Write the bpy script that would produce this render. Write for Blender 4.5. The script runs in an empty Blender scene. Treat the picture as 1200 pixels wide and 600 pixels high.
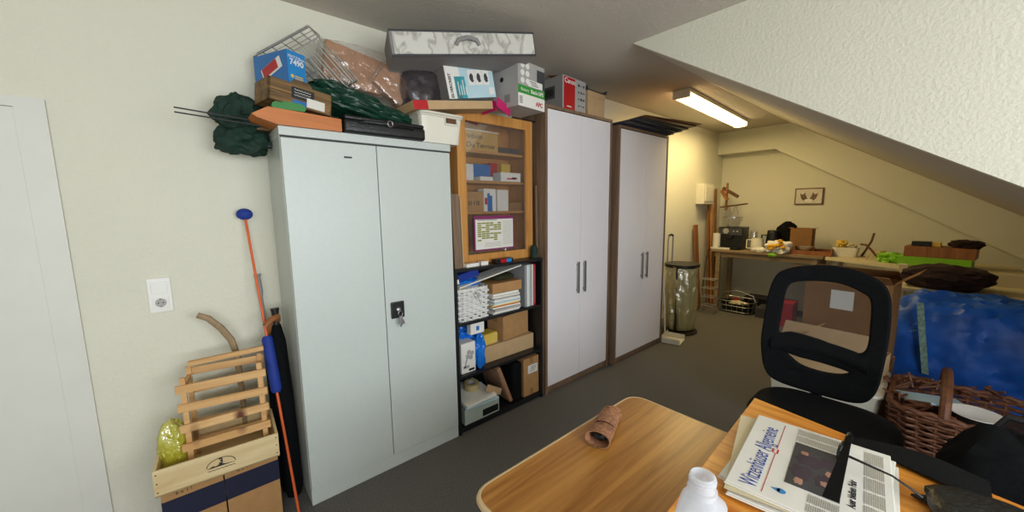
import bpy, bmesh, math, random
from mathutils import Vector, Matrix, Euler, noise
random.seed(7)
PI = math.pi
SC = bpy.context.scene
COL = SC.collection

# ------------------------------------------------------------------ materials
def lin(h):
    h = h.lstrip('#')
    v = [int(h[i:i+2], 16) / 255 for i in (0, 2, 4)]
    return tuple((c / 12.92 if c <= .04045 else ((c + .055) / 1.055) ** 2.4) for c in v) + (1,)

def newmat(name):
    m = bpy.data.materials.new(name); m.use_nodes = True
    nt = m.node_tree; nt.nodes.clear()
    out = nt.nodes.new('ShaderNodeOutputMaterial')
    return m, nt, out

def coords(nt, scale=(1, 1, 1), rot=(0, 0, 0)):
    tc = nt.nodes.new('ShaderNodeTexCoord'); mp = nt.nodes.new('ShaderNodeMapping')
    mp.inputs['Scale'].default_value = scale; mp.inputs['Rotation'].default_value = rot
    nt.links.new(tc.outputs['Object'], mp.inputs['Vector'])
    return mp.outputs['Vector']

def mat(name, col, rough=.5, metal=0., var=.06, vscale=8., bump=0., bscale=60., trans=0., spec=.5, coat=0., sheen=0.):
    m, nt, out = newmat(name)
    b = nt.nodes.new('ShaderNodeBsdfPrincipled')
    b.inputs['Roughness'].default_value = rough; b.inputs['Metallic'].default_value = metal
    b.inputs['Transmission Weight'].default_value = trans
    b.inputs['Specular IOR Level'].default_value = spec
    b.inputs['Coat Weight'].default_value = coat
    b.inputs['Sheen Weight'].default_value = sheen
    c = lin(col)
    vec = coords(nt)
    n = nt.nodes.new('ShaderNodeTexNoise'); n.inputs['Scale'].default_value = vscale; n.inputs['Detail'].default_value = 4
    nt.links.new(vec, n.inputs['Vector'])
    r = nt.nodes.new('ShaderNodeValToRGB')
    r.color_ramp.elements[0].position = .3; r.color_ramp.elements[1].position = .7
    r.color_ramp.elements[0].color = tuple(x * (1 - var) for x in c[:3]) + (1,)
    r.color_ramp.elements[1].color = tuple(min(1, x * (1 + var)) for x in c[:3]) + (1,)
    nt.links.new(n.outputs['Fac'], r.inputs['Fac']); nt.links.new(r.outputs['Color'], b.inputs['Base Color'])
    if bump:
        n2 = nt.nodes.new('ShaderNodeTexNoise'); n2.inputs['Scale'].default_value = bscale; n2.inputs['Detail'].default_value = 3
        nt.links.new(vec, n2.inputs['Vector'])
        bp = nt.nodes.new('ShaderNodeBump'); bp.inputs['Strength'].default_value = bump; bp.inputs['Distance'].default_value = .01
        nt.links.new(n2.outputs['Fac'], bp.inputs['Height']); nt.links.new(bp.outputs['Normal'], b.inputs['Normal'])
    nt.links.new(b.outputs[0], out.inputs[0])
    return m

def wood(name, c1, c2, axis='x', scale=14., rough=.45, knots=0., stretch=.06, bump=.1, dist=1.2, coat=0.):
    m, nt, out = newmat(name)
    b = nt.nodes.new('ShaderNodeBsdfPrincipled'); b.inputs['Roughness'].default_value = rough
    b.inputs['Coat Weight'].default_value = coat; b.inputs['Coat Roughness'].default_value = .25
    s = {'x': (stretch, 1, 1), 'y': (1, stretch, 1), 'z': (1, 1, stretch)}[axis]
    vec = coords(nt, s)
    n = nt.nodes.new('ShaderNodeTexNoise'); n.inputs['Scale'].default_value = scale; n.inputs['Detail'].default_value = 8
    n.inputs['Roughness'].default_value = .6; n.inputs['Distortion'].default_value = dist
    nt.links.new(vec, n.inputs['Vector'])
    r = nt.nodes.new('ShaderNodeValToRGB')
    r.color_ramp.elements[0].position = .33; r.color_ramp.elements[1].position = .66
    r.color_ramp.elements[0].color = lin(c1); r.color_ramp.elements[1].color = lin(c2)
    nt.links.new(n.outputs['Fac'], r.inputs['Fac'])
    col = r.outputs['Color']
    if knots:
        vo = nt.nodes.new('ShaderNodeTexVoronoi'); vo.inputs['Scale'].default_value = knots
        vec2 = coords(nt, {'x': (.55, 1, .2), 'y': (1, .55, .2), 'z': (1, .2, .55)}[axis]); nt.links.new(vec2, vo.inputs['Vector'])
        r2 = nt.nodes.new('ShaderNodeValToRGB')
        r2.color_ramp.elements[0].position = .05; r2.color_ramp.elements[1].position = .16
        r2.color_ramp.elements[0].color = (.16, .06, .02, 1); r2.color_ramp.elements[1].color = (1, 1, 1, 1)
        nt.links.new(vo.outputs['Distance'], r2.inputs['Fac'])
        mx = nt.nodes.new('ShaderNodeMix'); mx.data_type = 'RGBA'; mx.blend_type = 'MULTIPLY'; mx.inputs['Factor'].default_value = 1
        nt.links.new(col, mx.inputs[6]); nt.links.new(r2.outputs['Color'], mx.inputs[7]); col = mx.outputs[2]
    nt.links.new(col, b.inputs['Base Color'])
    bp = nt.nodes.new('ShaderNodeBump'); bp.inputs['Strength'].default_value = bump; bp.inputs['Distance'].default_value = .004
    nt.links.new(n.outputs['Fac'], bp.inputs['Height']); nt.links.new(bp.outputs['Normal'], b.inputs['Normal'])
    nt.links.new(b.outputs[0], out.inputs[0])
    return m

def film(name, col, clear=.6, rough=.12, bump=.6, bscale=25., gloss=.5, gcol=(1, 1, 1, 1)):
    """see-through sheet: part transparent, part tinted diffuse, part glossy"""
    m, nt, out = newmat(name)
    t = nt.nodes.new('ShaderNodeBsdfTransparent')
    d = nt.nodes.new('ShaderNodeBsdfDiffuse'); d.inputs['Color'].default_value = lin(col)
    g = nt.nodes.new('ShaderNodeBsdfGlossy'); g.inputs['Roughness'].default_value = rough; g.inputs['Color'].default_value = gcol
    m1 = nt.nodes.new('ShaderNodeMixShader'); m1.inputs[0].default_value = gloss
    m2 = nt.nodes.new('ShaderNodeMixShader'); m2.inputs[0].default_value = clear
    nt.links.new(d.outputs[0], m1.inputs[1]); nt.links.new(g.outputs[0], m1.inputs[2])
    nt.links.new(m1.outputs[0], m2.inputs[1]); nt.links.new(t.outputs[0], m2.inputs[2]); nt.links.new(m2.outputs[0], out.inputs[0])
    if bump:
        vec = coords(nt); n = nt.nodes.new('ShaderNodeTexNoise'); n.inputs['Scale'].default_value = bscale
        n.inputs['Detail'].default_value = 3; nt.links.new(vec, n.inputs['Vector'])
        bp = nt.nodes.new('ShaderNodeBump'); bp.inputs['Strength'].default_value = bump; bp.inputs['Distance'].default_value = .02
        nt.links.new(n.outputs['Fac'], bp.inputs['Height'])
        nt.links.new(bp.outputs['Normal'], d.inputs['Normal']); nt.links.new(bp.outputs['Normal'], g.inputs['Normal'])
    return m

def glow(name, col, strength):
    m, nt, out = newmat(name)
    e = nt.nodes.new('ShaderNodeEmission'); e.inputs['Color'].default_value = lin(col); e.inputs['Strength'].default_value = strength
    nt.links.new(e.outputs[0], out.inputs[0]); return m

M = {}
M['wall'] = mat('wall_plaster', '#DDDBCA', .9, var=.012, vscale=3, bump=.38, bscale=60, spec=.2)
M['ceil'] = mat('ceiling_plaster', '#C6BFB3', .95, var=.02, vscale=3, bump=.4, bscale=60, spec=.1)
M['carpet'] = mat('carpet', '#6B6966', 1, var=.45, vscale=170, bump=.8, bscale=220, spec=.05)
M['trimw'] = mat('white_trim', '#DAD9D0', .5, var=.02)
M['steel_cab'] = mat('grey_enamel', '#C3CAC5', .36, var=.015, vscale=40, bump=.12, bscale=160)
M['steel_dark'] = mat('cabinet_gap', '#3A3F3E', .7)
M['white_gloss'] = mat('white_door', '#EDEAEE', .22, var=.01, coat=.3)
M['oakgrey'] = wood('grey_brown_wood', '#66523F', '#8A7059', 'z', 22, .55)
M['beech'] = wood('beech_wood', '#B4793A', '#CE9550', 'z', 22, .4)
M['beechx'] = wood('beech_wood_flat', '#AE7A45', '#C59258', 'x', 22, .4)
M['shelfblack'] = mat('black_laminate', '#17181C', .42, var=.1)
M['oak'] = wood('oak_veneer', '#8F5A1D', '#BC843E', 'x', 26, .38, stretch=.05, dist=.8, bump=.04, coat=.15)
M['oakedge'] = mat('pale_edge', '#D2B98E', .5)
M['pine'] = wood('varnished_pine', '#C06A1C', '#F0A848', 'y', 13, .28, knots=4.2, stretch=.1, coat=.35, bump=.05)
M['rawpine'] = wood('raw_pine', '#BF8D52', '#DBB27A', 'x', 20, .6, stretch=.08, knots=9)
M['palewood'] = wood('pale_spruce', '#C9AC79', '#E0CB9D', 'x', 12, .65, stretch=.08)
M['orangewood'] = wood('orange_wood', '#B4662A', '#C97A38', 'x', 20, .5)
M['rustic'] = wood('rustic_planks', '#4E3A22', '#9A7647', 'x', 24, .7, stretch=.07)
M['darkwood'] = wood('dark_wood', '#4A2E1A', '#6E4526', 'z', 20, .5)
M['redwood'] = wood('reddish_wood', '#7C4A26', '#9C6434', 'z', 18, .5)
M['bench'] = wood('worn_bench_wood', '#7E6A50', '#A38B69', 'y', 14, .6)
M['cream'] = mat('cream_board', '#CFC3A0', .55, var=.04)
M['carton'] = mat('brown_cardboard', '#AE8558', .85, var=.06, vscale=20, bump=.08, bscale=90, spec=.15)
M['cartond'] = mat('dark_cardboard', '#8A653F', .85, var=.08, vscale=18, spec=.15)
M['cartonp'] = mat('pale_cardboard', '#BFA17A', .85, var=.05, vscale=18, spec=.15)
M['kraft'] = mat('kraft_wrap', '#A67550', .7, var=.16, vscale=16, bump=.3, bscale=25)
M['tape'] = mat('parcel_tape', '#9B7448', .25, var=.06)
M['white'] = mat('white_card', '#E6E4DD', .55, var=.02)
M['paper'] = mat('paper_white', '#DEDCD3', .75, var=.03)
M['wplastic'] = mat('white_plastic', '#E2DECF', .35, var=.02)
M['grey'] = mat('grey_plastic', '#8E9092', .5)
M['boxgrey'] = mat('box_grey', '#85827F', .6)
M['boxside'] = mat('box_light_grey', '#A8A5A2', .6)  # plain light grey shared by cartons, folders and small parts
M['dgrey'] = mat('dark_grey', '#3B3C40', .6)
M['black'] = mat('black_plastic', '#121315', .4)
M['blackf'] = mat('black_fabric', '#0E0F11', .92, var=.2, vscale=60, bump=.3, bscale=300, spec=.15)
M['leather'] = mat('black_leather', '#101112', .38, bump=.25, bscale=90)
M['navy'] = mat('navy_print', '#141733', .7)
M['blue'] = mat('blue_foam', '#12328C', .7, bump=.15, bscale=120)
M['avm'] = mat('blue_print', '#226CB0', .35)
M['avml'] = mat('light_blue_print', '#2A86C8', .35)
M['bluebag'] = mat('blue_plastic_bag', '#0F55B4', .5, var=.22, vscale=7, bump=.9, bscale=7)
M['bluelight'] = mat('sky_blue_bag', '#1572D4', .3, var=.12, vscale=14, bump=.5, bscale=30)
M['red'] = mat('red_print', '#B5161F', .4)
M['pink'] = mat('magenta_card', '#C91D68', .45)
M['green'] = mat('green_print', '#2E9134', .45)
M['lime'] = mat('lime_plastic', '#7DBB1E', .45)
M['dgreen'] = mat('dark_green_cloth', '#0C2E22', .8, var=.25, vscale=10, bump=.5, bscale=30)
M['tarp'] = mat('green_tarpaulin', '#143A2B', .34, var=.2, vscale=8, bump=.7, bscale=5)
M['teal'] = mat('teal_print', '#3E9CA8', .45)
M['tealpale'] = mat('pale_teal_card', '#86A79B', .6)
M['boxpale'] = mat('pale_green_grey_card', '#A9B5AC', .6)
M['paleblue'] = mat('pale_blue_print', '#B9D6DE', .4, var=.05)
M['yellow'] = mat('yellow_print', '#DDBB4B', .5, var=.1)
M['purple'] = mat('purple_print', '#7B2A5A', .5)
M['olive'] = mat('olive_print', '#8C8B3A', .6)
M['chrome'] = mat('chrome', '#D6D8DA', .3, metal=1.)
M['steel'] = mat('brushed_steel', '#9A9DA0', .35, metal=1.)
M['brown'] = mat('brown_willow', '#6B4128', .6, var=.3, vscale=30, bump=.2)
M['wwick'] = mat('white_wicker', '#DDDCD8', .6)
M['cork'] = mat('cork', '#96684A', .75, var=.45, vscale=70, bump=.25, bscale=90)
M['orange'] = mat('orange_rod', '#D8612E', .4)
M['lampplast'] = glow('lamp_diffuser', '#FFE0A4', 7.0)
M['lampbody'] = mat('lamp_body', '#E8E4D6', .45)
M['glass'] = film('cabinet_glass', '#8E949A', clear=.84, rough=.06, bump=.0, gloss=.75)
M['wrap'] = film('clear_wrap', '#D8C8B8', clear=.80, rough=.18, bump=.8, bscale=16, gloss=.45)
M['binbag'] = film('translucent_bin_bag', '#CFC68C', clear=.34, rough=.2, bump=1., bscale=14, gloss=.35)
M['greybag'] = film('dark_clear_bag', '#3E363C', clear=.40, rough=.35, bump=.6, bscale=10, gloss=.12)
M['yelbag'] = film('yellow_bag', '#D8D23A', clear=.35, rough=.2, bump=.9, bscale=24, gloss=.25)
M['mesh'] = film('chair_mesh', '#15161A', clear=.58, rough=.5, bump=.0, gloss=.12, gcol=(.3, .3, .35, 1))
M['clear'] = film('clear_glass', '#C8CCC8', clear=.7, rough=.05, bump=.0, gloss=.6)
M['newsprint'] = mat('newsprint_grey', '#A5A298', .9, var=.15, vscale=120)
M['ink'] = mat('dark_ink', '#2A2A2C', .8)
M['inkblue'] = mat('blue_ink', '#27408F', .8)
M['brownheap'] = mat('dark_brown_fabric', '#2A1512', .9, var=.35, vscale=14, bump=.6, bscale=26)
M['screw'] = mat('socket_plastic', '#E9E8E1', .3, var=.01)

def frosted_bottle():
    m, nt, out = newmat('frosted_bottle_plastic')
    p = nt.nodes.new('ShaderNodeBsdfPrincipled'); p.inputs['Base Color'].default_value = lin('#E9EDF2'); p.inputs['Roughness'].default_value = .3
    t = nt.nodes.new('ShaderNodeBsdfTranslucent'); t.inputs['Color'].default_value = lin('#EEF1F6')
    tr = nt.nodes.new('ShaderNodeBsdfTransparent')
    a = nt.nodes.new('ShaderNodeMixShader'); a.inputs[0].default_value = .55
    b = nt.nodes.new('ShaderNodeMixShader'); b.inputs[0].default_value = .34
    nt.links.new(p.outputs[0], a.inputs[1]); nt.links.new(t.outputs[0], a.inputs[2])
    nt.links.new(a.outputs[0], b.inputs[1]); nt.links.new(tr.outputs[0], b.inputs[2]); nt.links.new(b.outputs[0], out.inputs[0])
    return m
M['bottle'] = frosted_bottle()

def marble():
    m, nt, out = newmat('marbled_fabric')
    b = nt.nodes.new('ShaderNodeBsdfPrincipled'); b.inputs['Roughness'].default_value = .7
    n = nt.nodes.new('ShaderNodeTexNoise'); n.inputs['Scale'].default_value = 13; n.inputs['Detail'].default_value = 5; n.inputs['Distortion'].default_value = .5
    nt.links.new(coords(nt, (1, 1, .55), (0, .6, 0)), n.inputs['Vector'])
    r = nt.nodes.new('ShaderNodeValToRGB'); e = r.color_ramp.elements
    e[0].position = .42; e[0].color = lin('#CFCDC4'); e[1].position = .58; e[1].color = lin('#CAC8BF')
    x = e.new(.5); x.color = lin('#A19E96')
    nt.links.new(n.outputs['Fac'], r.inputs['Fac']); nt.links.new(r.outputs['Color'], b.inputs['Base Color'])
    nt.links.new(b.outputs[0], out.inputs[0]); return m
M['marble'] = marble()
M['feltgrey'] = mat('grey_felt', '#8A8886', .9, bump=.2, bscale=200)

# ------------------------------------------------------------------ geometry
class MB:
    def __init__(s): s.b = bmesh.new()
    def box(s, c, d, rot=None):
        r = bmesh.ops.create_cube(s.b, size=1)
        mt = Matrix.Translation(Vector(c)) @ (Euler(rot).to_matrix().to_4x4() if rot else Matrix()) @ Matrix.Diagonal((*d, 1))
        bmesh.ops.transform(s.b, matrix=mt, verts=r['verts']); return s
    def bx(s, x0, x1, y0, y1, z0, z1):
        return s.box(((x0+x1)/2, (y0+y1)/2, (z0+z1)/2), (abs(x1-x0), abs(y1-y0), abs(z1-z0)))
    def tube(s, pts, r, seg=8, closed=False, rs=None):
        pts = [Vector(p) for p in pts]; n = len(pts); rings = []
        up = None
        for i, p in enumerate(pts):
            if closed: t = (pts[(i+1) % n] - pts[i-1])
            else: t = pts[min(i+1, n-1)] - pts[max(i-1, 0)]
            t.normalize()
            if up is None: up = Vector((0, 0, 1)) if abs(t.z) < .9 else Vector((1, 0, 0))
            a = t.cross(up)
            if a.length < 1e-4: a = t.orthogonal()
            a.normalize(); b2 = a.cross(t).normalized(); up = b2
            rr = rs[i] if rs else r
            rings.append([s.b.verts.new(p + (a*math.cos(2*PI*k/seg) + b2*math.sin(2*PI*k/seg))*rr) for k in range(seg)])
        for i in range(n if closed else n-1):
            A, B = rings[i], rings[(i+1) % n]
            for k in range(seg): s.b.faces.new((A[k], A[(k+1) % seg], B[(k+1) % seg], B[k]))
        if not closed:
            s.b.faces.new(rings[0][::-1]); s.b.faces.new(rings[-1])
        return s
    def cyl(s, p0, p1, r0, r1=None, seg=20):
        r1 = r0 if r1 is None else r1
        return s.tube([p0, p1], r0, seg, rs=[r0, r1])
    def lathe(s, prof, at=(0, 0, 0), seg=28, cap=True):
        rings = []
        for r, z in prof:
            r = max(r, .0004)
            rings.append([s.b.verts.new((at[0]+r*math.cos(2*PI*k/seg), at[1]+r*math.sin(2*PI*k/seg), at[2]+z)) for k in range(seg)])
        for A, B in zip(rings, rings[1:]):
            for k in range(seg): s.b.faces.new((A[k], A[(k+1) % seg], B[(k+1) % seg], B[k]))
        if cap: s.b.faces.new(rings[0][::-1]); s.b.faces.new(rings[-1])
        return s
    def prism(s, pts, lo, hi, plane='xz'):
        f = {'xz': lambda u, v, w: (u, w, v), 'xy': lambda u, v, w: (u, v, w), 'yz': lambda u, v, w: (w, u, v)}[plane]
        A = [s.b.verts.new(f(u, v, lo)) for u, v in pts]; B = [s.b.verts.new(f(u, v, hi)) for u, v in pts]
        s.b.faces.new(A); s.b.faces.new(B[::-1]); n = len(pts)
        for i in range(n): s.b.faces.new((A[i], B[i], B[(i+1) % n], A[(i+1) % n]))
        bmesh.ops.recalc_face_normals(s.b, faces=s.b.faces[:]); return s
    def grid(s, fn, nu, nv, th=0., wrap=False):
        V = [[s.b.verts.new(fn(i/nu, j/nv)) for j in range(nv+1)] for i in range(nu + (0 if wrap else 1))]
        F = []
        for i in range(nu):
            for j in range(nv):
                a = V[i]; c = V[(i+1) % len(V)]
                F.append(s.b.faces.new((a[j], c[j], c[j+1], a[j+1])))
        if th:
            s.b.normal_update()
            bmesh.ops.solidify(s.b, geom=F, thickness=th)
        return s
    def lump(s, c, size, p=2.6, seed=0, amp=.12, freq=2.2, sub=4, flat=True, fine=.03):
        r = bmesh.ops.create_icosphere(s.b, subdivisions=sub, radius=1)
        o = Vector((seed*3.7, seed*1.3, seed*7.1))
        for v in r['verts']:
            q = v.co.copy()
            k = (abs(q.x)**p + abs(q.y)**p + abs(q.z)**p) ** (-1/p); q = q*k
            n = noise.noise(q*freq+o); n2 = abs(noise.noise(q*freq*2.6+o)); n3 = noise.noise(q*freq*6+o)
            q = q*(1 + amp*n - amp*1.1*n2 + fine*n3)
            if flat and q.z < -.86: q.z = -.86
            v.co = Vector((c[0]+q.x*size[0]/2, c[1]+q.y*size[1]/2, c[2]+q.z*size[2]/2))
        return s
    def bevel(s, w, seg=2):
        es = [e for e in s.b.edges if len(e.link_faces) == 2 and e.calc_face_angle(0) > .6]
        bmesh.ops.bevel(s.b, geom=es, offset=w, segments=seg, affect='EDGES', profile=.6, clamp_overlap=True); return s

def rbox(d, w=.004, c=(0, 0, 0), rot=None):
    return MB().box(c, d, rot).bevel(w)

def part(name, mb, m, parent=None, smooth=False, label=None, loc=None, rot=None):
    me = bpy.data.meshes.new(name)
    mb.b.normal_update(); mb.b.to_mesh(me); mb.b.free()
    me.materials.append(m if isinstance(m, bpy.types.Material) else M[m])
    if smooth:
        for p in me.polygons: p.use_smooth = True
        try: me.set_sharp_from_angle(angle=math.radians(38))
        except Exception: pass
    o = bpy.data.objects.new(name, me); COL.objects.link(o)
    if parent: o.parent = parent
    if loc: o.location = loc
    if rot: o.rotation_euler = rot
    if label: o['label'] = label
    return o

def tag(o, label, cat, group=None, kind=None, loc=None, rot=None):
    o['label'] = label; o['category'] = cat
    if group: o['group'] = group
    if kind: o['kind'] = kind
    if loc: o.location = loc
    if rot: o.rotation_euler = rot
    return o

def thing(name, label, cat, loc=(0, 0, 0), rot=(0, 0, 0), group=None):
    o = bpy.data.objects.new(name, None); COL.objects.link(o); o.empty_display_size = .05
    return tag(o, label, cat, group, loc=loc, rot=rot)

def struct(name, mb, m, parent=None, smooth=False):
    o = part(name, mb, m, parent, smooth)
    if not parent: o['kind'] = 'structure'
    return o

def text(parent, s, size, loc, rot, m, name='lettering', squeeze=1., bold=0., align='CENTER'):
    cu = bpy.data.curves.new('t', 'FONT'); cu.body = s; cu.size = size; cu.align_x = align; cu.align_y = 'CENTER'
    cu.extrude = .0004; cu.offset = bold; cu.space_line = .9
    ob = bpy.data.objects.new('t', cu); COL.objects.link(ob)
    bpy.context.view_layer.update()
    me = bpy.data.meshes.new_from_object(ob.evaluated_get(bpy.context.evaluated_depsgraph_get()))
    bpy.data.objects.remove(ob)
    for v in me.vertices: v.co.x *= squeeze
    me.materials.clear(); me.materials.append(M[m]); me.name = name
    o = bpy.data.objects.new(name, me); COL.objects.link(o); o.parent = parent; o.location = loc; o.rotation_euler = rot
    return o

# boxes whose local origin is the middle of the base; front is -y, left is -x
def face(dims, f, u, v, off=.0015):
    w, d, h = dims
    if f == 'F': return (-w/2+u*w, -d/2-off, v*h), (PI/2, 0, 0)
    if f == 'L': return (-w/2-off, d/2-u*d, v*h), (PI/2, 0, -PI/2)
    if f == 'R': return (w/2+off, -d/2+u*d, v*h), (PI/2, 0, PI/2)
    if f == 'U': return (-w/2+u*w, -d/2+v*d, h+off), (0, 0, 0)
def decal(root, dims, name, f, u0, u1, v0, v1, m, th=.0012, off=0.):
    w, d, h = dims
    loc, rot = face(dims, f, (u0+u1)/2, (v0+v1)/2, th/2+off)
    W = {'F': w, 'L': d, 'R': d, 'U': w}[f]*(u1-u0); Hh = (d if f == 'U' else h)*(v1-v0)
    return part(name, MB().box((0, 0, 0), (W, Hh, th)), m, root, loc=loc, rot=rot)
def ftext(root, dims, s, f, u, v, size, m, spin=0., squeeze=1., bold=0., off=.0022):
    loc, rot = face(dims, f, u, v, off)
    R = Euler(rot).to_matrix() @ Euler((0, 0, spin)).to_matrix()
    return text(root, s, size, loc, R.to_euler(), m, squeeze=squeeze, bold=bold)

def carton(name, label, loc, rot, dims, m='carton', tape=True, flaps=False, ql=.48, cat='cardboard box', group=None, bev=.003):
    w, d, h = dims
    t = thing(name, label, cat, loc, rot, group)
    if flaps:
        th = .004; b = MB()
        b.bx(-w/2, w/2, -d/2, d/2, 0, th); b.bx(-w/2, w/2, -d/2, -d/2+th, th, h); b.bx(-w/2, w/2, d/2-th, d/2, th, h)
        b.bx(-w/2, -w/2+th, -d/2+th, d/2-th, th, h); b.bx(w/2-th, w/2, -d/2+th, d/2-th, th, h)
        part('body', b, m, t)
        for (a, sx, sy) in flaps:     # angle, side
            if sx: 
                L = d; q = min(w, d)*ql
                fb = MB().box((sx*(w/2+math.cos(a)*q/2), 0, h+math.sin(a)*q/2), (q, L*.98, th), (0, -a*sx, 0))
            else:
                L = w; q = min(w, d)*ql
                fb = MB().box((0, sy*(d/2+math.cos(a)*q/2), h+math.sin(a)*q/2), (L*.98, q, th), (a*sy, 0, 0))
            part('flap', fb, m, t)
    else:
        b = MB().box((0, 0, h/2), dims).bevel(bev)
        part('body', b, m, t)
        if tape:
            tp = MB(); tp.box((0, 0, h+.0006), (w*.998, .05, .0012)); tp.box((-w/2-.0006, 0, h*.86), (.0012, .05, h*.28)); tp.box((w/2+.0006, 0, h*.86), (.0012, .05, h*.28))
            part('tape', tp, 'tape', t)
    return t

# ------------------------------------------------------------------ setting
WY = 2.50; CZ = 2.74; FX = 6.80; BX = 6.58; NX = -2.3; SY = -1.9; CKX = 2.60; BRK = 1.56; SL = .625
def slope_z(y): return CZ-(BRK-y)*SL
struct('floor', MB().bx(NX-.2, FX+.2, SY-.3, WY+.2, -.12, 0), 'carpet')
struct('wall_left', MB().bx(NX-.2, FX+.2, WY, WY+.2, 0, CZ+.15), 'wall')
struct('wall_far', MB().bx(FX, FX+.2, SY-.3, WY, 0, CZ+.15), 'wall')
struct('wall_back', MB().bx(NX-.2, NX, SY-.3, WY, 0, CZ+.15), 'wall')
cb = MB(); cb.bx(NX, CKX, SY-.3, WY, CZ, CZ+.15); cb.bx(CKX, FX, BRK, WY, CZ, CZ+.15)
struct('ceiling', cb, 'ceil')
# sloping roof over the far part, from the flat ceiling down to the low wall
yk = -1.55
sl = MB().prism([(BRK, CZ), (yk, slope_z(yk)), (yk-.2, slope_z(yk)-.1), (yk-.2, slope_z(yk)+.3), (BRK, CZ+.2)], CKX, FX, 'yz')
struct('ceiling_slope', sl, 'ceil')
struct('wall_low', MB().bx(CKX, FX, yk-.2, yk, 0, slope_z(yk)-.02), 'wall')
# upright triangle between the high ceiling and the slope
ck = MB().prism([(BRK, CZ-.001), (SY, CZ-.001), (SY, 0), (yk-.0, 0), (yk, slope_z(yk))], CKX-.10, CKX-.001, 'yz')
struct('wall_dormer', ck, 'wall')
# boxed-in beam that follows the roof on the far wall
zb = 2.40
bm_ = MB().prism([(WY, CZ-.001), (BRK, CZ-.001), (yk, slope_z(yk)-.002), (yk, slope_z(yk)-.42), (1.72, zb), (WY, zb)], BX, FX-.001, 'yz')
struct('trim_beam', bm_, 'wall')
# right wall of the dormer with its window
x0, x1, z0, z1 = -1.5, 1.9, .92, 2.3
wb = MB(); wb.bx(NX, x0, SY-.2, SY, 0, CZ); wb.bx(x1, CKX-.1, SY-.2, SY, 0, CZ); wb.bx(x0, x1, SY-.2, SY, 0, z0); wb.bx(x0, x1, SY-.2, SY, z1, CZ)
struct('wall_right', wb, 'wall')
w = bpy.data.objects.new('window_1', None); COL.objects.link(w); w.location = ((x0+x1)/2, SY-.1, z0); w['kind'] = 'structure'
W_ = (x1-x0)/2
fb = MB(); H_ = z1-z0
for a, b2 in ((-W_, -W_+.06), (W_-.06, W_), (-.04, .04)): fb.bx(a, b2, -.03, .03, .0, H_)
fb.bx(-W_, W_, -.03, .03, 0, .06); fb.bx(-W_, W_, -.03, .03, H_-.06, H_)
part('window_frame', fb, 'trimw', w)
part('window_sill', MB().bx(-W_-.02, W_+.02, .0, .22, -.03, .0), 'trimw', w)
# door casing at the left edge of the cabinet wall
struct('trim_1', MB().bx(-.50, -.415, WY-.018, WY, 0, 2.06), 'trimw')
struct('door_1', MB().bx(-1.42, -.50, WY-.012, WY, .01, 2.019).bevel(.003), 'trimw')
struct('trim_2', MB().bx(-1.50, -1.42, WY-.018, WY, 0, 2.06).bx(-1.42, -.50, WY-.018, WY, 2.02, 2.06), 'trimw')

# double wall plate: blank plate above a socket
t = thing('wall_socket', 'white double wall plate with a power socket under a blank plate', 'socket', (-.15, WY, 1.185))
part('frame', MB().box((0, -.006, 0), (.086, .012, .17)).bevel(.003), 'screw', t)
part('blank_plate', MB().box((0, -.0135, .037), (.058, .006, .058)).bevel(.002), 'screw', t)
sk = part('socket_insert', MB().box((0, -.0135, -.037), (.058, .006, .058)).bevel(.002), 'screw', t)
part('socket_well', MB().cyl((0, -.0165, -.037), (0, -.0185, -.037), .021, seg=28), 'boxside', sk)
h_ = MB(); h_.cyl((-.009, -.0187, -.037), (-.009, -.0195, -.037), .003, seg=10); h_.cyl((.009, -.0187, -.037), (.009, -.0195, -.037), .003, seg=10); h_.box((0, -.019, -.018), (.006, .001, .004)); h_.box((0, -.019, -.056), (.006, .001, .004))
part('socket_holes', h_, 'black', sk)

# ------------------------------------------------------------------ grey metal cabinet
t = thing('metal_cabinet', 'tall light grey metal double door cabinet with keys in its lock', 'cabinet', (.82, 2.29, 0))
wc, dc = .93, .40; hc = 1.99
part('body', MB().bx(-wc/2, wc/2, -dc/2+.025, dc/2, .085, hc-.04).bevel(.002), 'steel_cab', t)
part('plinth', MB().bx(-wc/2, wc/2, -dc/2+.006, dc/2, 0, .085).bevel(.003), 'steel_cab', t)
part('top_panel', MB().bx(-wc/2-.004, wc/2+.004, -dc/2-.002, dc/2, hc-.042, hc).bevel(.003), 'steel_cab', t)
part('door_gap', MB().bx(-wc/2+.004, wc/2-.004, -dc/2+.015, -dc/2+.026, .083, hc-.042), 'steel_dark', t)
dl = part('door', rbox((.456, .022, hc-.14), .003, (-.235, -dc/2+.011, .088+(hc-.14)/2)), 'steel_cab', t)
dr = part('door', rbox((.466, .022, hc-.14), .003, (.230, -dc/2+.011, .088+(hc-.14)/2)), 'steel_cab', t)
part('name_plate', MB().box((-.16, -dc/2-.001, 1.865), (.04, .003, .009)), 'black', dl)
lk = part('lock_handle', rbox((.082, .012, .10), .008, (.065, -dc/2-.006, .995)), 'black', dr)
part('lock_cylinder', MB().cyl((.065, -dc/2-.012, .999), (.065, -dc/2-.024, .999), .012, seg=16), 'chrome', lk)
k = MB().cyl((.065, -dc/2-.024, .999), (.065, -dc/2-.045, .995), .004, seg=8)
k.tube([(.065+.013*math.cos(a*PI/6), -dc/2-.043, .978+.016*math.sin(a*PI/6)) for a in range(12)], .0015, 6, closed=True)
k.box((.068, -dc/2-.043, .93), (.011, .003, .062), (0, .12, 0)); k.box((.078, -dc/2-.040, .925), (.02, .003, .028), (0, -.3, 0)); k.box((.058, -dc/2-.041, .94), (.009, .002, .045), (0, .3, 0))
part('keys', k, 'chrome', lk)

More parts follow.
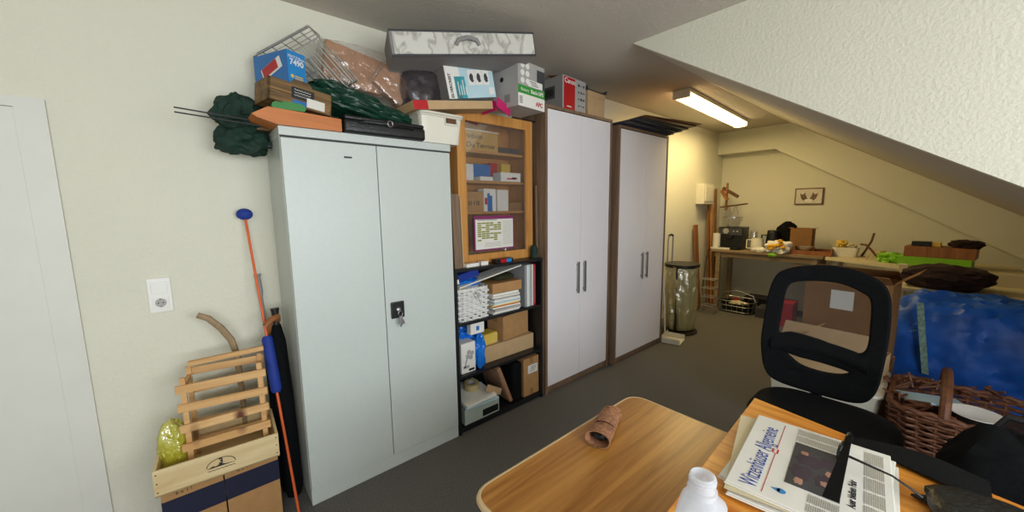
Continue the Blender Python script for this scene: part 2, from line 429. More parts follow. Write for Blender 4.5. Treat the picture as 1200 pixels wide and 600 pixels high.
# ------------------------------------------------------------------ the two tall white wardrobes
def wardrobe(label, xa, xb, yf, h, hx, door_split):
    t = thing('tall_cabinet', label, 'cabinet', ((xa+xb)/2, yf, 0), group=None)
    w2 = (xb-xa)/2; b = MB(); D = WY-.02-yf
    b.bx(-w2, -w2+.024, 0, D, .0, h); b.bx(w2-.024, w2, 0, D, .0, h)
    b.bx(-w2+.024, w2-.024, 0, D, h-.024, h); b.bx(-w2+.024, w2-.024, .01, D, .03, .06); b.bx(-w2+.024, w2-.024, D-.01, D, .06, h-.024)
    part('carcass', b, 'oakgrey', t)
    part('plinth', MB().bx(-w2+.024, w2-.024, .02, .04, 0, .03), 'oakgrey', t)
    sp = door_split-(xa+xb)/2
    for i, (a, c) in enumerate(((-w2+.027, sp-.0015), (sp+.0015, w2-.027))):
        d = part('door', MB().bx(a, c, .004, .024, .064, h-.03).bevel(.0015), 'white_gloss', t)
        hxp = c-.045 if i == 0 else a+.045
        hb = MB().bx(hxp-.008, hxp+.008, -.026, -.014, .83, 1.11).bevel(.003)
        hb.bx(hxp-.005, hxp+.005, -.016, .004, .85, .865); hb.bx(hxp-.005, hxp+.005, -.016, .004, 1.075, 1.09)
        part('handle', hb, 'steel', d)
    return t
wardrobe('tall glossy white double door cabinet right of the glass-fronted cabinet', 2.155, 3.045, 2.09, 2.385, 0, 2.60)
wardrobe('tall glossy white double door cabinet furthest from the grey metal cabinet', 3.10, 4.045, 2.05, 2.345, 0, 3.60)

# ------------------------------------------------------------------ black shelf unit
t = thing('bookcase', 'low black open bookcase under the glass-fronted wooden cabinet', 'shelf', (1.705, 2.285, 0))
part('side_panel', MB().bx(-.415, -.395, -.195, .195, 0, 1.165), 'shelfblack', t)
part('side_panel', MB().bx(.395, .415, -.195, .195, 0, 1.165), 'shelfblack', t)
part('top_panel', MB().bx(-.415, .415, -.2, .195, 1.165, 1.185), 'shelfblack', t)
part('back_panel', MB().bx(-.395, .395, .187, .195, .05, 1.165), 'shelfblack', t)
part('bottom_panel', MB().bx(-.395, .395, -.19, .187, .03, .05), 'shelfblack', t)
part('plinth', MB().bx(-.395, .395, -.175, -.16, 0, .03), 'shelfblack', t)
part('shelf', MB().bx(-.395, .395, -.19, .187, .785, .805), 'shelfblack', t)
part('shelf', MB().bx(-.395, .395, -.19, .187, .405, .425), 'shelfblack', t)

# ------------------------------------------------------------------ beech cabinet with glass door
gx0, gx1, gy, gz0, gz1 = 1.41, 2.115, 2.20, 1.187, 2.26
t = thing('glass_cabinet', 'beech wood wall cabinet with a glass door standing on the black bookcase', 'cabinet', ((gx0+gx1)/2, gy, gz0))
w2 = (gx1-gx0)/2; hg = gz1-gz0; D = WY-.02-gy
b = MB(); b.bx(-w2, -w2+.018, .022, D, 0, hg); b.bx(w2-.018, w2, .022, D, 0, hg); b.bx(-w2+.018, w2-.018, .022, D, 0, .018); b.bx(-w2+.018, w2-.018, .022, D, hg-.018, hg); b.bx(-w2+.018, w2-.018, D-.008, D, .018, hg-.018)
part('carcass', b, 'beech', t)
SHZ = [.36, .585, .80]
for z in SHZ: part('shelf', MB().bx(-w2+.018, w2-.018, .05, D-.008, z, z+.018), 'beechx', t)
d = MB(); d.bx(-w2, -w2+.07, 0, .02, 0, hg); d.bx(w2-.07, w2, 0, .02, 0, hg)
d.bx(-w2+.07, w2-.07, 0, .02, 0, .07); d.bx(-w2+.07, w2-.07, 0, .02, hg-.07, hg)
dd = part('door', d, 'beech', t)
part('glass_pane', MB().bx(-w2+.07, w2-.07, .008, .012, .07, hg-.07), 'glass', dd, label='clear glass door pane')
gc = lambda x, y, z: ((x), y, z+gz0)
S0, S1, S2, S3 = gz0+.018, gz0+SHZ[0]+.018, gz0+SHZ[1]+.018, gz0+SHZ[2]+.018
# wall planner taped to the glass
pd = (.37, .003, .24)
t = thing('wall_planner', 'printed term planner with a purple border fixed to the glass door', 'poster', (1.72, 2.1975, 1.285), (0, 0, 0))
part('sheet', MB().box((0, 0, .12), (.38, .003, .255)), 'purple', t)
decal(t, pd, 'printed_area', 'F', .02, .98, .02, .93, 'paper')
g = MB(); random.seed(3)
for i in range(6):
    for j in range(9):
        if random.random() < .78: g.box((-.155+i*.037+.012, -.0035, .195-j*.0155), (.033, .001, .011))
part('olive_cells', g, 'olive', t)
g = MB()
for j in range(16): g.box((.120, -.0035, .205-j*.0115), (.09, .001, .0026))
for j in range(4): g.box((-.02, -.0035, .05-j*.009), (.15, .001, .0024))
g.box((-.07, -.0035, .218), (.18, .001, .007))
part('printed_lines', g, 'newsprint', t)

# things behind the glass
dm = (.36, .18, .14)
t = carton('wine_crate', 'pale wooden gift box with script lettering on the top glass cabinet shelf', (1.645, 2.36, S3), (0, 0, 0), dm, 'palewood', False, cat='box')
for ch in t.children: ch.data.materials[0] = M['yellow'] if False else mat('straw_wood', '#C29A58', .6, var=.06)
part('lid', MB().box((0, 0, dm[2]+.004), (.37, .19, .008)), 'paper', t)
ftext(t, dm, 'Produits', 'F', .33, .72, .05, 'ink', squeeze=1.1); ftext(t, dm, 'Du Terroir', 'F', .55, .27, .05, 'ink', squeeze=1.15)
carton('grey_tin', 'dark grey tin beside the script-lettered wooden box behind the glass', (1.95, 2.37, S3), (0, 0, 0), (.20, .16, .05), 'dgrey', False, cat='tin')
carton('white_packet', 'white packet at left end of the second glass cabinet shelf', (1.53, 2.36, S2), (0, 0, 0), (.15, .14, .12), 'white', False, cat='box')
carton('white_case', 'flat pale packet under the blue box behind the glass', (1.68, 2.33, S2), (0, 0, 0), (.12, .12, .03), 'paper', False, cat='box')
carton('blue_box', 'blue carton on the second glass cabinet shelf', (1.71, 2.385, S2+.001), (0, 0, 0), (.17, .13, .115) if False else (.17, .13, .13), 'avm', False, cat='box').location.y = 2.40
bpy.data.objects['white_case'].location = (1.68, 2.29, S2)
carton('red_packet', 'dark red upright packet between blue and yellow packets behind the glass', (1.85, 2.41, S2), (0, 0, 0), (.07, .10, .15), 'red', False, cat='box')
t = carton('yellow_packet', 'yellow topped upright packet at right end of second glass cabinet shelf', (1.965, 2.40, S2), (0, 0, 0), (.09, .10, .15), 'yellow', False, cat='box')
decal(t, (.09, .10, .15), 'label_band', 'F', 0, 1, 0, .45, 'white')
dm = (.20, .10, .07)
t = carton('white_carton', 'low white carton with a pink stripe at front of second glass cabinet shelf', (1.915, 2.28, S2), (0, 0, 0), dm, 'white', False, cat='box')
decal(t, dm, 'pink_stripe', 'F', .3, .75, .25, .42, 'pink'); decal(t, dm, 'dark_bar', 'F', .55, .8, .3, .5, 'ink')
dm = (.22, .18, .145)
t = carton('cardboard_box', 'brown cardboard box marked U 115 on the third glass cabinet shelf', (1.555, 2.35, S1), (0, 0, 0), dm, 'carton', False)
ftext(t, dm, 'U 115', 'F', .62, .42, .04, 'ink', bold=.001)
dm = (.06, .07, .17)
t = carton('white_tube_box', 'white and blue upright box beside the U 115 box', (1.70, 2.30, S1), (0, 0, .15), dm, 'white', False, cat='box')
decal(t, dm, 'blue_side', 'F', .55, 1, 0, .8, 'avm'); decal(t, dm, 'red_mark', 'F', .1, .5, .3, .6, 'red')
t = carton('white_tube_box', 'narrow white and blue box left of the large white box behind glass', (1.775, 2.31, S1), (0, 0, -.1), (.055, .06, .17), 'white', False, cat='box')
decal(t, (.055, .06, .17), 'blue_side', 'F', 0, .4, 0, .7, 'avm')
carton('white_block', 'large plain white box in the middle of the third glass cabinet shelf', (1.87, 2.34, S1), (0, 0, .05), (.115, .12, .165), 'white', False, cat='box')
carton('small_carton', 'small brown carton at right end of the third glass cabinet shelf', (2.0, 2.34, S1), (0, 0, 0), (.14, .13, .07), 'cartond', False)
bw = MB(); bw.lathe([(.03, 0), (.032, .006), (.06, .05), (.062, .052), (.057, .05), (.03, .012), (.001, .01)], seg=28)
tag(part('bowl', bw, 'boxside', smooth=True), 'grey bowl at left end of the bottom glass cabinet shelf', 'bowl', loc=(1.535, 2.30, S0))
pl = MB(); pl.lathe([(.05, 0), (.05, .004), (.075, .012), (.072, .014), (.05, .006), (.001, .006)], seg=28)
tag(part('plate', pl, 'white', smooth=True), 'white plate leaning in the bottom glass cabinet compartment', 'plate', loc=(1.50, 2.43, S0+.075), rot=(1.25, 0, 0))
carton('yellow_tin', 'small yellow tin right of the planner behind the glass', (1.955, 2.30, S0), (0, 0, 0), (.10, .08, .03), 'yellow', False, cat='tin')
jar = MB().lathe([(.03, 0), (.034, .01), (.034, .08), (.026, .09), (.026, .1)], seg=20)
tag(part('jar', jar, 'clear', smooth=True), 'clear glass jar behind the yellow tin', 'jar', loc=(1.99, 2.39, S0))

# on the bookcase top, in front of the cabinet
top = 1.1855
carton('card_pack', 'longer white card pack on the bookcase ledge', (1.455, 2.135, top), (0, 0, .08), (.11, .05, .024), 'white', False, cat='box')
carton('eraser_box', 'short white box beside the card pack on the bookcase ledge', (1.56, 2.135, top), (0, 0, -.05), (.06, .045, .028), 'white', False, cat='box')
t = carton('marker_pack', 'small black pack with red and blue ends on the bookcase ledge', (1.745, 2.14, top), (0, 0, .05), (.17, .05, .03), 'black', False, cat='box')
decal(t, (.17, .05, .03), 'red_end', 'F', .25, .6, .05, .9, 'red'); decal(t, (.17, .05, .03), 'blue_end', 'F', .6, .9, .05, .9, 'avml')
jar = MB().lathe([(.028, 0), (.03, .008), (.03, .075), (.022, .088), (.022, .1)], seg=20)
tag(part('jar', jar, 'dgreen', smooth=True), 'dark green glass jar at right end of the bookcase ledge', 'jar', loc=(2.08, 2.145, top))
# boards leaning in the gaps
tag(part('board', MB().bx(-.0, .058, -.006, .006, 0, .50), 'oakgrey'), 'wide grey-brown board standing left of the glass cabinet', 'board', loc=(1.315, 2.125, top), rot=(-.04, 0, 0))
for i, (x, m_, l_) in enumerate(((1.379, 'steel_dark', 'thin black strip standing beside the grey-brown board'), (1.391, 'cartonp', 'thin pale strip standing against the glass cabinet side'))):
    tag(part('board_strip', MB().bx(-.004, .004, -.01, .01, 0, .49-.02*i), m_), l_, 'strip', loc=(x, 2.14, top), rot=(-.04, 0, 0))
tag(part('wooden_strip', MB().bx(-.009, .009, -.006, .006, 0, .58), 'oakgrey'), 'thin wooden strip between glass cabinet and white cabinet', 'strip', loc=(2.136, 2.17, top), rot=(-.02, 0, 0))
tag(part('filler_strip', MB().bx(-.012, .012, -.05, .05, 0, 1.183), 'oakgrey'), 'narrow upright filler strip between bookcase and white cabinet', 'strip', loc=(2.136, 2.16, 0))

# ------------------------------------------------------------------ bookcase contents
def rrect(w, d, r, n=6):
    P = []
    for cx, cy, a0 in ((w/2-r, d/2-r, 0), (-w/2+r, d/2-r, 90), (-w/2+r, -d/2+r, 180), (w/2-r, -d/2+r, 270)):
        for k in range(n+1):
            a = math.radians(a0+90*k/n); P.append((cx+r*math.cos(a), cy+r*math.sin(a)))
    return P
def perim(P, n):
    L = [0]; m_ = len(P)
    for i in range(m_):
        a, b2 = P[i], P[(i+1) % m_]; L.append(L[-1]+math.hypot(b2[0]-a[0], b2[1]-a[1]))
    out = []
    for k in range(n):
        s_ = L[-1]*k/n; i = 0
        while L[i+1] < s_: i += 1
        f = (s_-L[i])/max(1e-9, L[i+1]-L[i]); a, b2 = P[i % m_], P[(i+1) % m_]
        x, y = a[0]+(b2[0]-a[0])*f, a[1]+(b2[1]-a[1])*f
        nx, ny = (b2[1]-a[1]), -(b2[0]-a[0]); q = math.hypot(nx, ny) or 1
        out.append((x, y, nx/q, ny/q))
    return out
def wicker(t, w, d, h, flare, rows, stakes, r, m, jit=0., rim=.008):
    P = rrect(w, d, min(w, d)*.16)
    st = MB(); n = stakes
    base = perim(P, n)
    for (x, y, nx, ny) in base:
        st.tube([(x, y, .002), (x*(1+flare), y*(1+flare), h)], r*.9, 5)
    part('stakes', st, m, t)
    wv = MB()
    for j in range(rows):
        f = (j+.5)/rows; z = f*h; pts = []
        for k, (x, y, nx, ny) in enumerate(perim(P, n*2)):
            sgn = [0, 1, 0, -1][(k+2*(j % 2)) % 4]
            q = 1+flare*f; jz = random.uniform(-jit, jit)
            pts.append((x*q+nx*sgn*r*1.5, y*q+ny*sgn*r*1.5, z+jz))
        wv.tube(pts, r, 5, closed=True)
    part('woven_wall', wv, m, t, smooth=True)
    part('bottom', MB().prism([(x*.97, y*.97) for x, y in P], 0, .006, 'xy'), m, t)
    rb_ = MB()
    pts = [(x*(1+flare), y*(1+flare)) for x, y, _, _ in perim(P, 60)]
    for ph in (0, PI):
        rb_.tube([(x, y+.0, h+rim*.6*math.sin(k*PI/2+ph)) for k, (x, y) in enumerate(pts)], rim*.7, 6, closed=True)
    part('rim', rb_, m, t, smooth=True)

t = thing('wicker_basket', 'white wicker basket on the top shelf of the bookcase', 'basket', (1.455, 2.235, .806))
wicker(t, .255, .24, .225, .05, 12, 26, .0078, 'wwick')
part('cloth_liner', MB().lump((0, 0, .122), (.245, .23, .23), p=5, seed=3, amp=.04), 'wwick', t, smooth=True)
bo = MB().tube([(.02, -.135, .2), (.035, -.145, .19), (.03, -.146, .165), (.02, -.14, .18), (.0, -.146, .16), (-.01, -.14, .19), (.02, -.135, .2)], .003, 5)
bo.tube([(.02, -.14, .19), (.03, -.147, .14), (.05, -.147, .11)], .0025, 5)
part('ribbon', bo, 'boxside', t)
tag(part('blue_cloth', MB().lump((0, 0, 0), (.21, .17, .055), seed=5, amp=.2), 'bluelight', smooth=True), 'blue plastic wrapping lying in the white wicker basket', 'wrapping', loc=(1.47, 2.225, 1.064))
# slanting sheets above it
sh = MB().box((0, 0, 0), (.61, .17, .004), (0, -.17, 0))
tag(part('cardboard_sheet', sh, 'cartonp'), 'long grey cardboard sheet slanting over basket and paper stack', 'sheet', loc=(1.625, 2.22, 1.088))
sh = MB().box((0, 0, 0), (.58, .15, .008), (0, -.17, 0))
tag(part('magazine', sh, 'paper'), 'white magazine slanting on top of the grey cardboard sheet', 'magazine', loc=(1.635, 2.20, 1.097))
t = carton('blue_packet', 'dark blue packet in the top left corner of the bookcase', (1.47, 2.22, 1.085), (0, -.18, .05), (.19, .06, .055), 'blue', False, cat='packet', group=None)
t = carton('purple_packet', 'black and purple packet left of the dark blue packet', (1.345, 2.20, 1.055), (0, -.18, 0), (.075, .06, .08), 'navy', False, cat='packet')
decal(t, (.075, .06, .08), 'label', 'F', .5, .95, .1, .5, 'white')
t = carton('cardboard_tray', 'shallow brown cardboard box on top of the paper stack', (1.765, 2.23, .962), (0, 0, 0), (.285, .24, .075), 'carton', False)
part('olive_cloth', MB().lump((.02, 0, .085), (.2, .16, .05), seed=9, amp=.2), 'dgreen', t, smooth=True) if False else None
tag(part('olive_pouch', MB().lump((0, 0, 0), (.21, .16, .045), seed=9, amp=.15), mat('olive_cloth', '#2E3018', .8), smooth=True), 'dark olive cloth pouch on the shallow cardboard box', 'pouch', loc=(1.80, 2.23, 1.062))
random.seed(11)
zz = .806
cols = ['white', 'paper', 'boxside', 'white', 'orange', 'yellow', 'paper', 'paleblue', 'white', 'boxside', 'paper', 'white']
labs = {'orange': 'orange', 'yellow': 'yellow', 'paleblue': 'pale blue', 'boxside': 'grey', 'white': 'white', 'paper': 'off-white'}
for i in range(12):
    h_ = [.014, .010, .016, .012, .008, .010, .014, .010, .016, .012, .014, .018][i]
    tag(part('paper_pad', MB().box((0, 0, h_/2), (.265-random.random()*.02, .22, h_-.0015)), cols[i]),
        '%s magazine, %s of the stack beside the white wicker basket' % (labs[cols[i]], ['lowest', 'second from bottom', 'third from bottom', 'fourth from bottom', 'fifth from bottom', 'sixth from bottom', 'sixth from top', 'fifth from top', 'fourth from top', 'third from top', 'second from top', 'topmost'][i]),
        'magazine', 'magazines and pads stacked in the bookcase', loc=(1.755+random.uniform(-.008, .008), 2.215+random.uniform(-.01, .01), zz), rot=(0, 0, random.uniform(-.04, .04)))
    zz += h_
for i, (m_, w_) in enumerate((('grey', .022), ('white', .018), ('paleblue', .012), ('boxside', .016), ('paper', .012), ('red', .022))):
    x = 1.945+sum((.022, .018, .012, .016, .012, .022)[:i])+.003*i+.0
    fh = .335
    tag(part('folder', MB().bx(0, w_, -.12, .12, 0, fh), m_), ['grey folder standing leftmost in the upright row in the bookcase', 'white folder next to the leftmost grey one', 'thin pale blue folder standing in the upright row', 'light grey folder standing right of the pale blue one', 'thin off-white folder standing beside the red binder', 'red binder standing at right end of the bookcase top shelf'][i], 'folder', 'folders standing in the bookcase', loc=(x, 2.235, .806))
    if i == 5:
        o = bpy.data.objects['folder.005'] if 'folder.005' in bpy.data.objects else None
        if o:
            part('spiral', MB().tube([(.011+.004*math.cos(k*1.3), -.122+.003*math.sin(k*1.3), .02+k*.0032) for k in range(95)], .0012, 4), 'boxside', o)

# middle shelf
z = .426
dm = (.60, .20, .155)
t = carton('long_carton', 'long flat brown cardboard box at the back of the middle shelf', (1.785, 2.28, z), (0, 0, 0), (.56, .21, .125), 'cartonp', False)
t = carton('cardboard_box', 'brown cardboard box standing on the long flat carton', (1.905, 2.28, z+.127), (0, 0, .12), (.30, .18, .195), 'carton', True)
dm = (.12, .16, .22)
t = carton('fan_box', 'white product box with a grey fan picture on the middle shelf', (1.405, 2.205, z), (0, 0, 0), dm, 'white', False, cat='box')
fb = MB()
for k in range(4):
    a = k*PI/2+.4
    fb.lump((.012+.02*math.cos(a), -.081, .13+.022*math.sin(a)), (.034, .002, .034), sub=2, amp=.05, flat=False)
fb.box((-.02, -.0808, .085), (.012, .0015, .09), (0, .3, 0)); fb.box((-.02, -.0808, .045), (.05, .0015, .02))
part('fan_picture', fb, 'boxside', t)
decal(t, dm, 'black_label', 'F', .5, .9, .05, .12, 'black')
tag(part('plastic_bag', MB().lump((0, 0, 0), (.25, .20, .20), seed=13, amp=.34, freq=1.8, fine=.08, sub=5), 'bluelight', smooth=True), 'crumpled bright blue plastic bag on the middle shelf behind the fan box', 'bag', loc=(1.44, 2.28, .66) if False else (1.455, 2.30, .63))
tag(part('bag_tail', MB().lump((0, 0, 0), (.10, .09, .27), seed=17, amp=.3, freq=1.6, fine=.06), 'bluelight', smooth=True), 'end of a blue plastic bag hanging down beside the fan box', 'bag', loc=(1.515, 2.15, .545))
dm = (.12, .05, .08)
t = carton('small_white_box', 'small white box standing above the yellow packets', (1.50, 2.165, .688), (0, 0, .0), dm, 'white', False, cat='box')
decal(t, dm, 'blue_mark', 'F', .4, .62, .3, .7, 'avm')
carton('file_box', 'dark upright storage box at the back of the middle shelf', (1.53, 2.41, z), (0, 0, 0), (.14, .12, .27) if False else (.13, .10, .272), 'dgrey', False, cat='box').location = (1.535, 2.425, z)
bpy.data.objects['long_carton'].location = (1.805, 2.27, z)
t = carton('yellow_envelope', 'yellow patterned packet lying on the long flat carton', (1.65, 2.24, z+.127), (.0, 0, .06), (.14, .12, .09), 'yellow', False, cat='packet', bev=.015)
g = MB(); random.seed(5)
for k in range(14): g.box((random.uniform(-.06, .06), -.061, random.uniform(.012, .08)), (random.uniform(.006, .018), .0016, random.uniform(.004, .012)), (0, random.random()*2, 0))
part('printed_pattern', g, 'cream', t)

# bottom shelf
z = .051
dm = (.31, .27, .115)
t = carton('archive_box', 'open pale green and white box at left of the bottom shelf', (1.50, 2.235, z), (0, 0, .0), dm, 'boxpale', False, cat='box')
decal(t, dm, 'black_label', 'F', .5, .97, .1, .55, 'black')
t2 = thing('box_lid', 'white lid with papers slanting on the pale green box', 'lid', (1.475, 2.22, .215), (.08, -.0, .04))
part('lid', MB().box((0, 0, 0), (.27, .30, .02)).bevel(.004), 'white', t2)
part('papers', MB().box((.02, -.02, -.022), (.28, .26, .012), (0, 0, -.12)), 'paleblue', t2)
part('lower_papers', MB().box((.02, .01, -.034), (.29, .25, .007), (0, 0, .05)), 'cartonp', t2)
tp = MB(); tp.lathe([(.034, 0), (.034, .05), (.056, .05), (.056, 0), (.034, 0)], seg=36, cap=False)
t3 = thing('tape_roll', 'roll of pale parcel tape lying on the white lid', 'tape', (1.50, 2.24, .229), (.08, 0, 0))
part('tape', tp, mat('pale_tape', '#B8A878', .25), t3, smooth=True)
part('core', MB().lathe([(.0305, .001), (.0305, .049), (.0335, .049), (.0335, .001), (.0305, .001)], seg=36, cap=False), 'boxside', t3, smooth=True)
t = thing('padded_envelope', 'brown padded envelope leaning beside the tape roll', 'envelope', (1.735, 2.245, .062), (0, 0, 0))
part('envelope', MB().box((0, 0, .16), (.032, .26, .34), (0, -.38, 0)).bevel(.012, 3), 'kraft', t, smooth=True)
part('wrapping', MB().box((-.012, -.003, .165), (.040, .255, .30), (0, -.38, 0)).bevel(.015, 3), 'wrap', t, smooth=True)
tag(part('corrugated_sheet', MB().box((0, 0, 0), (.20, .012, .05), (0, .55, .3)), 'cartonp'), 'strip of pale corrugated card in front of the padded envelope', 'cardboard', loc=(1.625, 2.12, .22))
dm = (.17, .22, .32)
t = carton('cardboard_box', 'taped brown parcel with a white address label at the bottom right of the bookcase', (2.01, 2.225, z), (0, 0, -.0), dm, 'carton', True)
decal(t, dm, 'address_label', 'F', .28, .9, .58, .80, 'white'); decal(t, dm, 'front_tape', 'F', .42, .62, .0, .17, 'tape')
decal(t, dm, 'front_tape_top', 'F', .42, .62, .86, 1, 'tape')
g = MB()
for j in range(4): g.box((.014+random.uniform(-.01, .01), -.1118, .205+j*.012), (.06, .0012, .003))
part('label_print', g, 'ink', t)
tag(part('laptop_case', MB().box((0, 0, .16), (.10, .26, .31)).bevel(.02, 3), 'blackf', smooth=True), 'black padded case standing left of the taped parcel', 'case', loc=(1.855, 2.24, z))

# ------------------------------------------------------------------ on top of the metal cabinet
T = 1.991
t = thing('wooden_plank', 'orange-brown wooden plank lying at the front of the metal cabinet top', 'plank', (0, 0, 0))
tag(t, t['label'], 'plank', loc=(.25, 2.075, T))
part('plank', MB().prism([(0, .035), (.065, .075), (.385, .062), (.385, 0), (.10, 0), (.02, .022)], 0, .16), 'orangewood', t)
tag(part('wood_block', MB().box((0, 0, .025), (.22, .12, .048)).bevel(.003), 'rustic'), 'small rustic wooden box overhanging the cabinet behind the plank', 'box', loc=(.40, 2.33, T))
rp = MB(); rp.cyl((-.012, 2.10, 2.012), (.42, 2.27, 2.038), .0035, seg=8)
def rod(p0, p1, lab):
    v = Vector(p1)-Vector(p0)
    b_ = MB().cyl((0, 0, 0), v, .0032, seg=8)
    tag(part('thin_rod', b_, 'dgrey'), lab, 'rod', 'thin rods poking out left of the cabinet top', loc=p0)
rod((-.01, 2.13, 2.022), (.36, 2.245, 2.022), 'upper of two thin dark rods poking out over the wall')
rod((-.01, 2.13, 2.003), (.36, 2.245, 2.003), 'lower of two thin dark rods poking out over the wall')
t = thing('green_cloth', 'dark green cloth hanging over the left end of the metal cabinet top', 'cloth', (.225, 2.33, 1.94))
part('cloth', MB().lump((0, 0, .12), (.21, .18, .20), p=2.2, seed=25, amp=.30, freq=1.7, flat=False, fine=.03), 'dgreen', t, smooth=True)
part('hanging_end', MB().lump((.01, .0, .0), (.23, .15, .15), p=2.6, seed=28, amp=.32, freq=1.7, flat=False, fine=.03), 'dgreen', t, smooth=True)
part('strap', MB().box((.14, -.02, -.02), (.16, .03, .006), (0, -.05, 0)), 'black', t)
tag(part('black_box', MB().box((0, 0, .085), (.26, .10, .165)).bevel(.01), 'blackf'), 'black box below the blue router carton', 'box', loc=(.40, 2.375, T+.05))
bpy.data.objects['black_box'].location = (.41, 2.44, T)
# green tray and rustic crate
gt = MB().prism([(-.06, 0), (.07, 0), (.08, .015), (.07, .030), (.05, .036), (-.04, .036), (-.06, .026), (-.067, .012)], -.08, .08)
tag(part('plastic_tray', gt, mat('lid_green', '#2C7A30', .45)), 'green plastic tray between the plank and the rustic crate', 'tray', loc=(.40, 2.17, T+.076))
t = thing('rustic_crate', 'rustic plank-look fruit crate with a dark label on the cabinet top', 'crate', (.445, 2.19, 2.088), (0, .10, .20))
w_, d_, h_ = .29, .17, .105; b = MB()
for (yy) in (-d_/2, d_/2-.008):
    b.bx(-w_/2, w_/2, yy, yy+.008, 0, .05); b.bx(-w_/2, w_/2, yy, yy+.008, .052, h_)
b.prism([(-.05, h_), (.05, h_), (.035, h_+.022), (-.035, h_+.022)], -d_/2, -d_/2+.008)
b.bx(-w_/2, -w_/2+.008, -d_/2, d_/2, 0, h_); b.bx(w_/2-.008, w_/2, -d_/2, d_/2, 0, h_); b.bx(-w_/2, w_/2, -d_/2, d_/2, 0, .006)
part('crate_body', b, 'rustic', t)
dm = (w_, d_, h_)
decal(t, dm, 'dark_label', 'F', .34, .70, .35, .86, 'ink'); g = MB()
for j in range(3): g.tube([(-.035+.004*k, -d_/2-.003, .078-j*.013+.003*math.sin(k*1.7+j)) for k in range(20)], .0011, 4)
part('script_lines', g, 'white', t)
decal(t, dm, 'white_sticker', 'F', .58, .88, .10, .52, 'paper', off=.002); decal(t, dm, 'blue_sticker', 'F', .36, .58, .04, .28, 'avm')
# blue router carton
dm = (.19, .075, .24)
t = carton('router_box', 'blue router carton with a red and white device picture and 7490', (.418, 2.30, 2.147), (0, 0, -1.12), (.25, .10, .225), 'avm', False, cat='box')
dm = (.25, .10, .225)
part('right_face', MB().box((dm[0]/2+.0006, 0, .1125), (.0012, .098, .223)), 'avml', t)
ftext(t, dm, 'FRITZ!Box', 'R', .5, .87, .02, 'white'); ftext(t, dm, '7490', 'R', .5, .76, .038, 'white', bold=.0008)
g = MB().box((.01, -.0512, .150), (.15, .0016, .055), (0, -.35, 0)); part('device_picture', g, 'white', t)
g = MB().box((.0, -.0524, .150), (.115, .0016, .045), (0, -.35, 0)); part('device_picture_red', g, 'red', t)
g = MB().cyl((.0, -.0505, .045), (.0, -.0515, .045), .01, seg=16)
for j in range(3): g.box((-.04, -.0508, .04+j*.012), (.07, .0012, .004))
part('small_print', g, 'paleblue', t)
g = MB().cyl((dm[0]/2+.001, -.028, .105), (dm[0]/2+.002, -.028, .105), .009, seg=14); g.box((dm[0]/2+.0015, .008, .108), (.001, .045, .005)); g.box((dm[0]/2+.0015, .008, .098), (.001, .045, .005))
part('yellow_badge', g, 'yellow', t)
g = MB()
for j in range(5): g.box((dm[0]/2+.0015, 0, .078-j*.009), (.001, .06-.006*j, .004))
part('side_print', g, 'white', t)

# wire basket lying on its side
A = Vector((.560, 2.25, 2.539)); Bp = Vector((.757, 2.17, 2.288)); Cc = Vector((.327, 2.44, 2.389))
va = (Bp-A); vb = (Cc-A); vn = va.cross(vb).normalized()
if vn.y < 0: vn = -vn
t = thing('wire_basket', 'chrome wire basket tipped on its side on the cabinet top', 'basket', tuple(A))
O = Vector((0, 0, 0)); dep = .10
b = MB()
rim = [O, va, va+vb, vb]
b.tube(rim, .0055, 8, closed=True)
lo = [vn*-.02, va+vn*-.02, va+vb*.9+vn*-.02, vb*.9+vn*-.02]; b.tube(lo, .0035, 8, closed=True)
part('rim', b, 'chrome', t)
b = MB()
for i in range(7):
    f = i/6; p = vb*f
    b.tube([p, p+va*.08+vn*dep, p+va*.92+vn*dep, p+va], .0028, 6)
part('hoops', b, 'chrome', t)
b = MB()
for j in range(5):
    f = .08+.84*j/4; b.tube([va*f+vn*dep, va*f+vn*dep+vb], .0028, 6)
for k in (.35, .7):
    for s_ in (.08*k, 1-.08*k): b.tube([va*s_+vn*dep*k, va*s_+vn*dep*k+vb], .0022, 6)
part('long_wires', b, 'chrome', t)
b = MB()
for i in range(4):
    q = .04+i*.14
    p = vb*q+va*.22-vn*.022; e = Vector((.03, 0, .0))
    b.tube([p+vb*.05, p, p+va*.78, p+va*.84+Vector((-.035, -.01, -.03)), p+va*.80+Vector((-.05, 0, -.02)), p+va*.74+vb*.05, p+vb*.05], .004, 6)
part('loop_handles', b, 'chrome', t)

# plastic wrapped flat cardboards
t = thing('wrapped_package', 'brown cardboard package in crinkled clear film on the cabinet top', 'package', (.80, 2.33, 2.30))
part('cardboard', MB().box((0, 0, .10), (.33, .05, .20), (.0, .15, .02)).bevel(.005), 'kraft', t)
part('cardboard', MB().box((.215, -.03, .045), (.20, .06, .155), (0, .62, 0)).bevel(.005), 'kraft', t)
part('film_wrap', MB().lump((0, 0, .10), (.38, .10, .26), p=7, seed=31, amp=.07, freq=2.2, flat=False, fine=.03, sub=5), 'wrap', t, smooth=True)
fw = MB().lump((0, 0, 0), (.24, .11, .20), p=7, seed=33, amp=.07, freq=2.2, flat=False, fine=.03, sub=5)
part('film_wrap', fw, 'wrap', t, smooth=True, loc=(.215, -.03, .045), rot=(0, .62, 0))
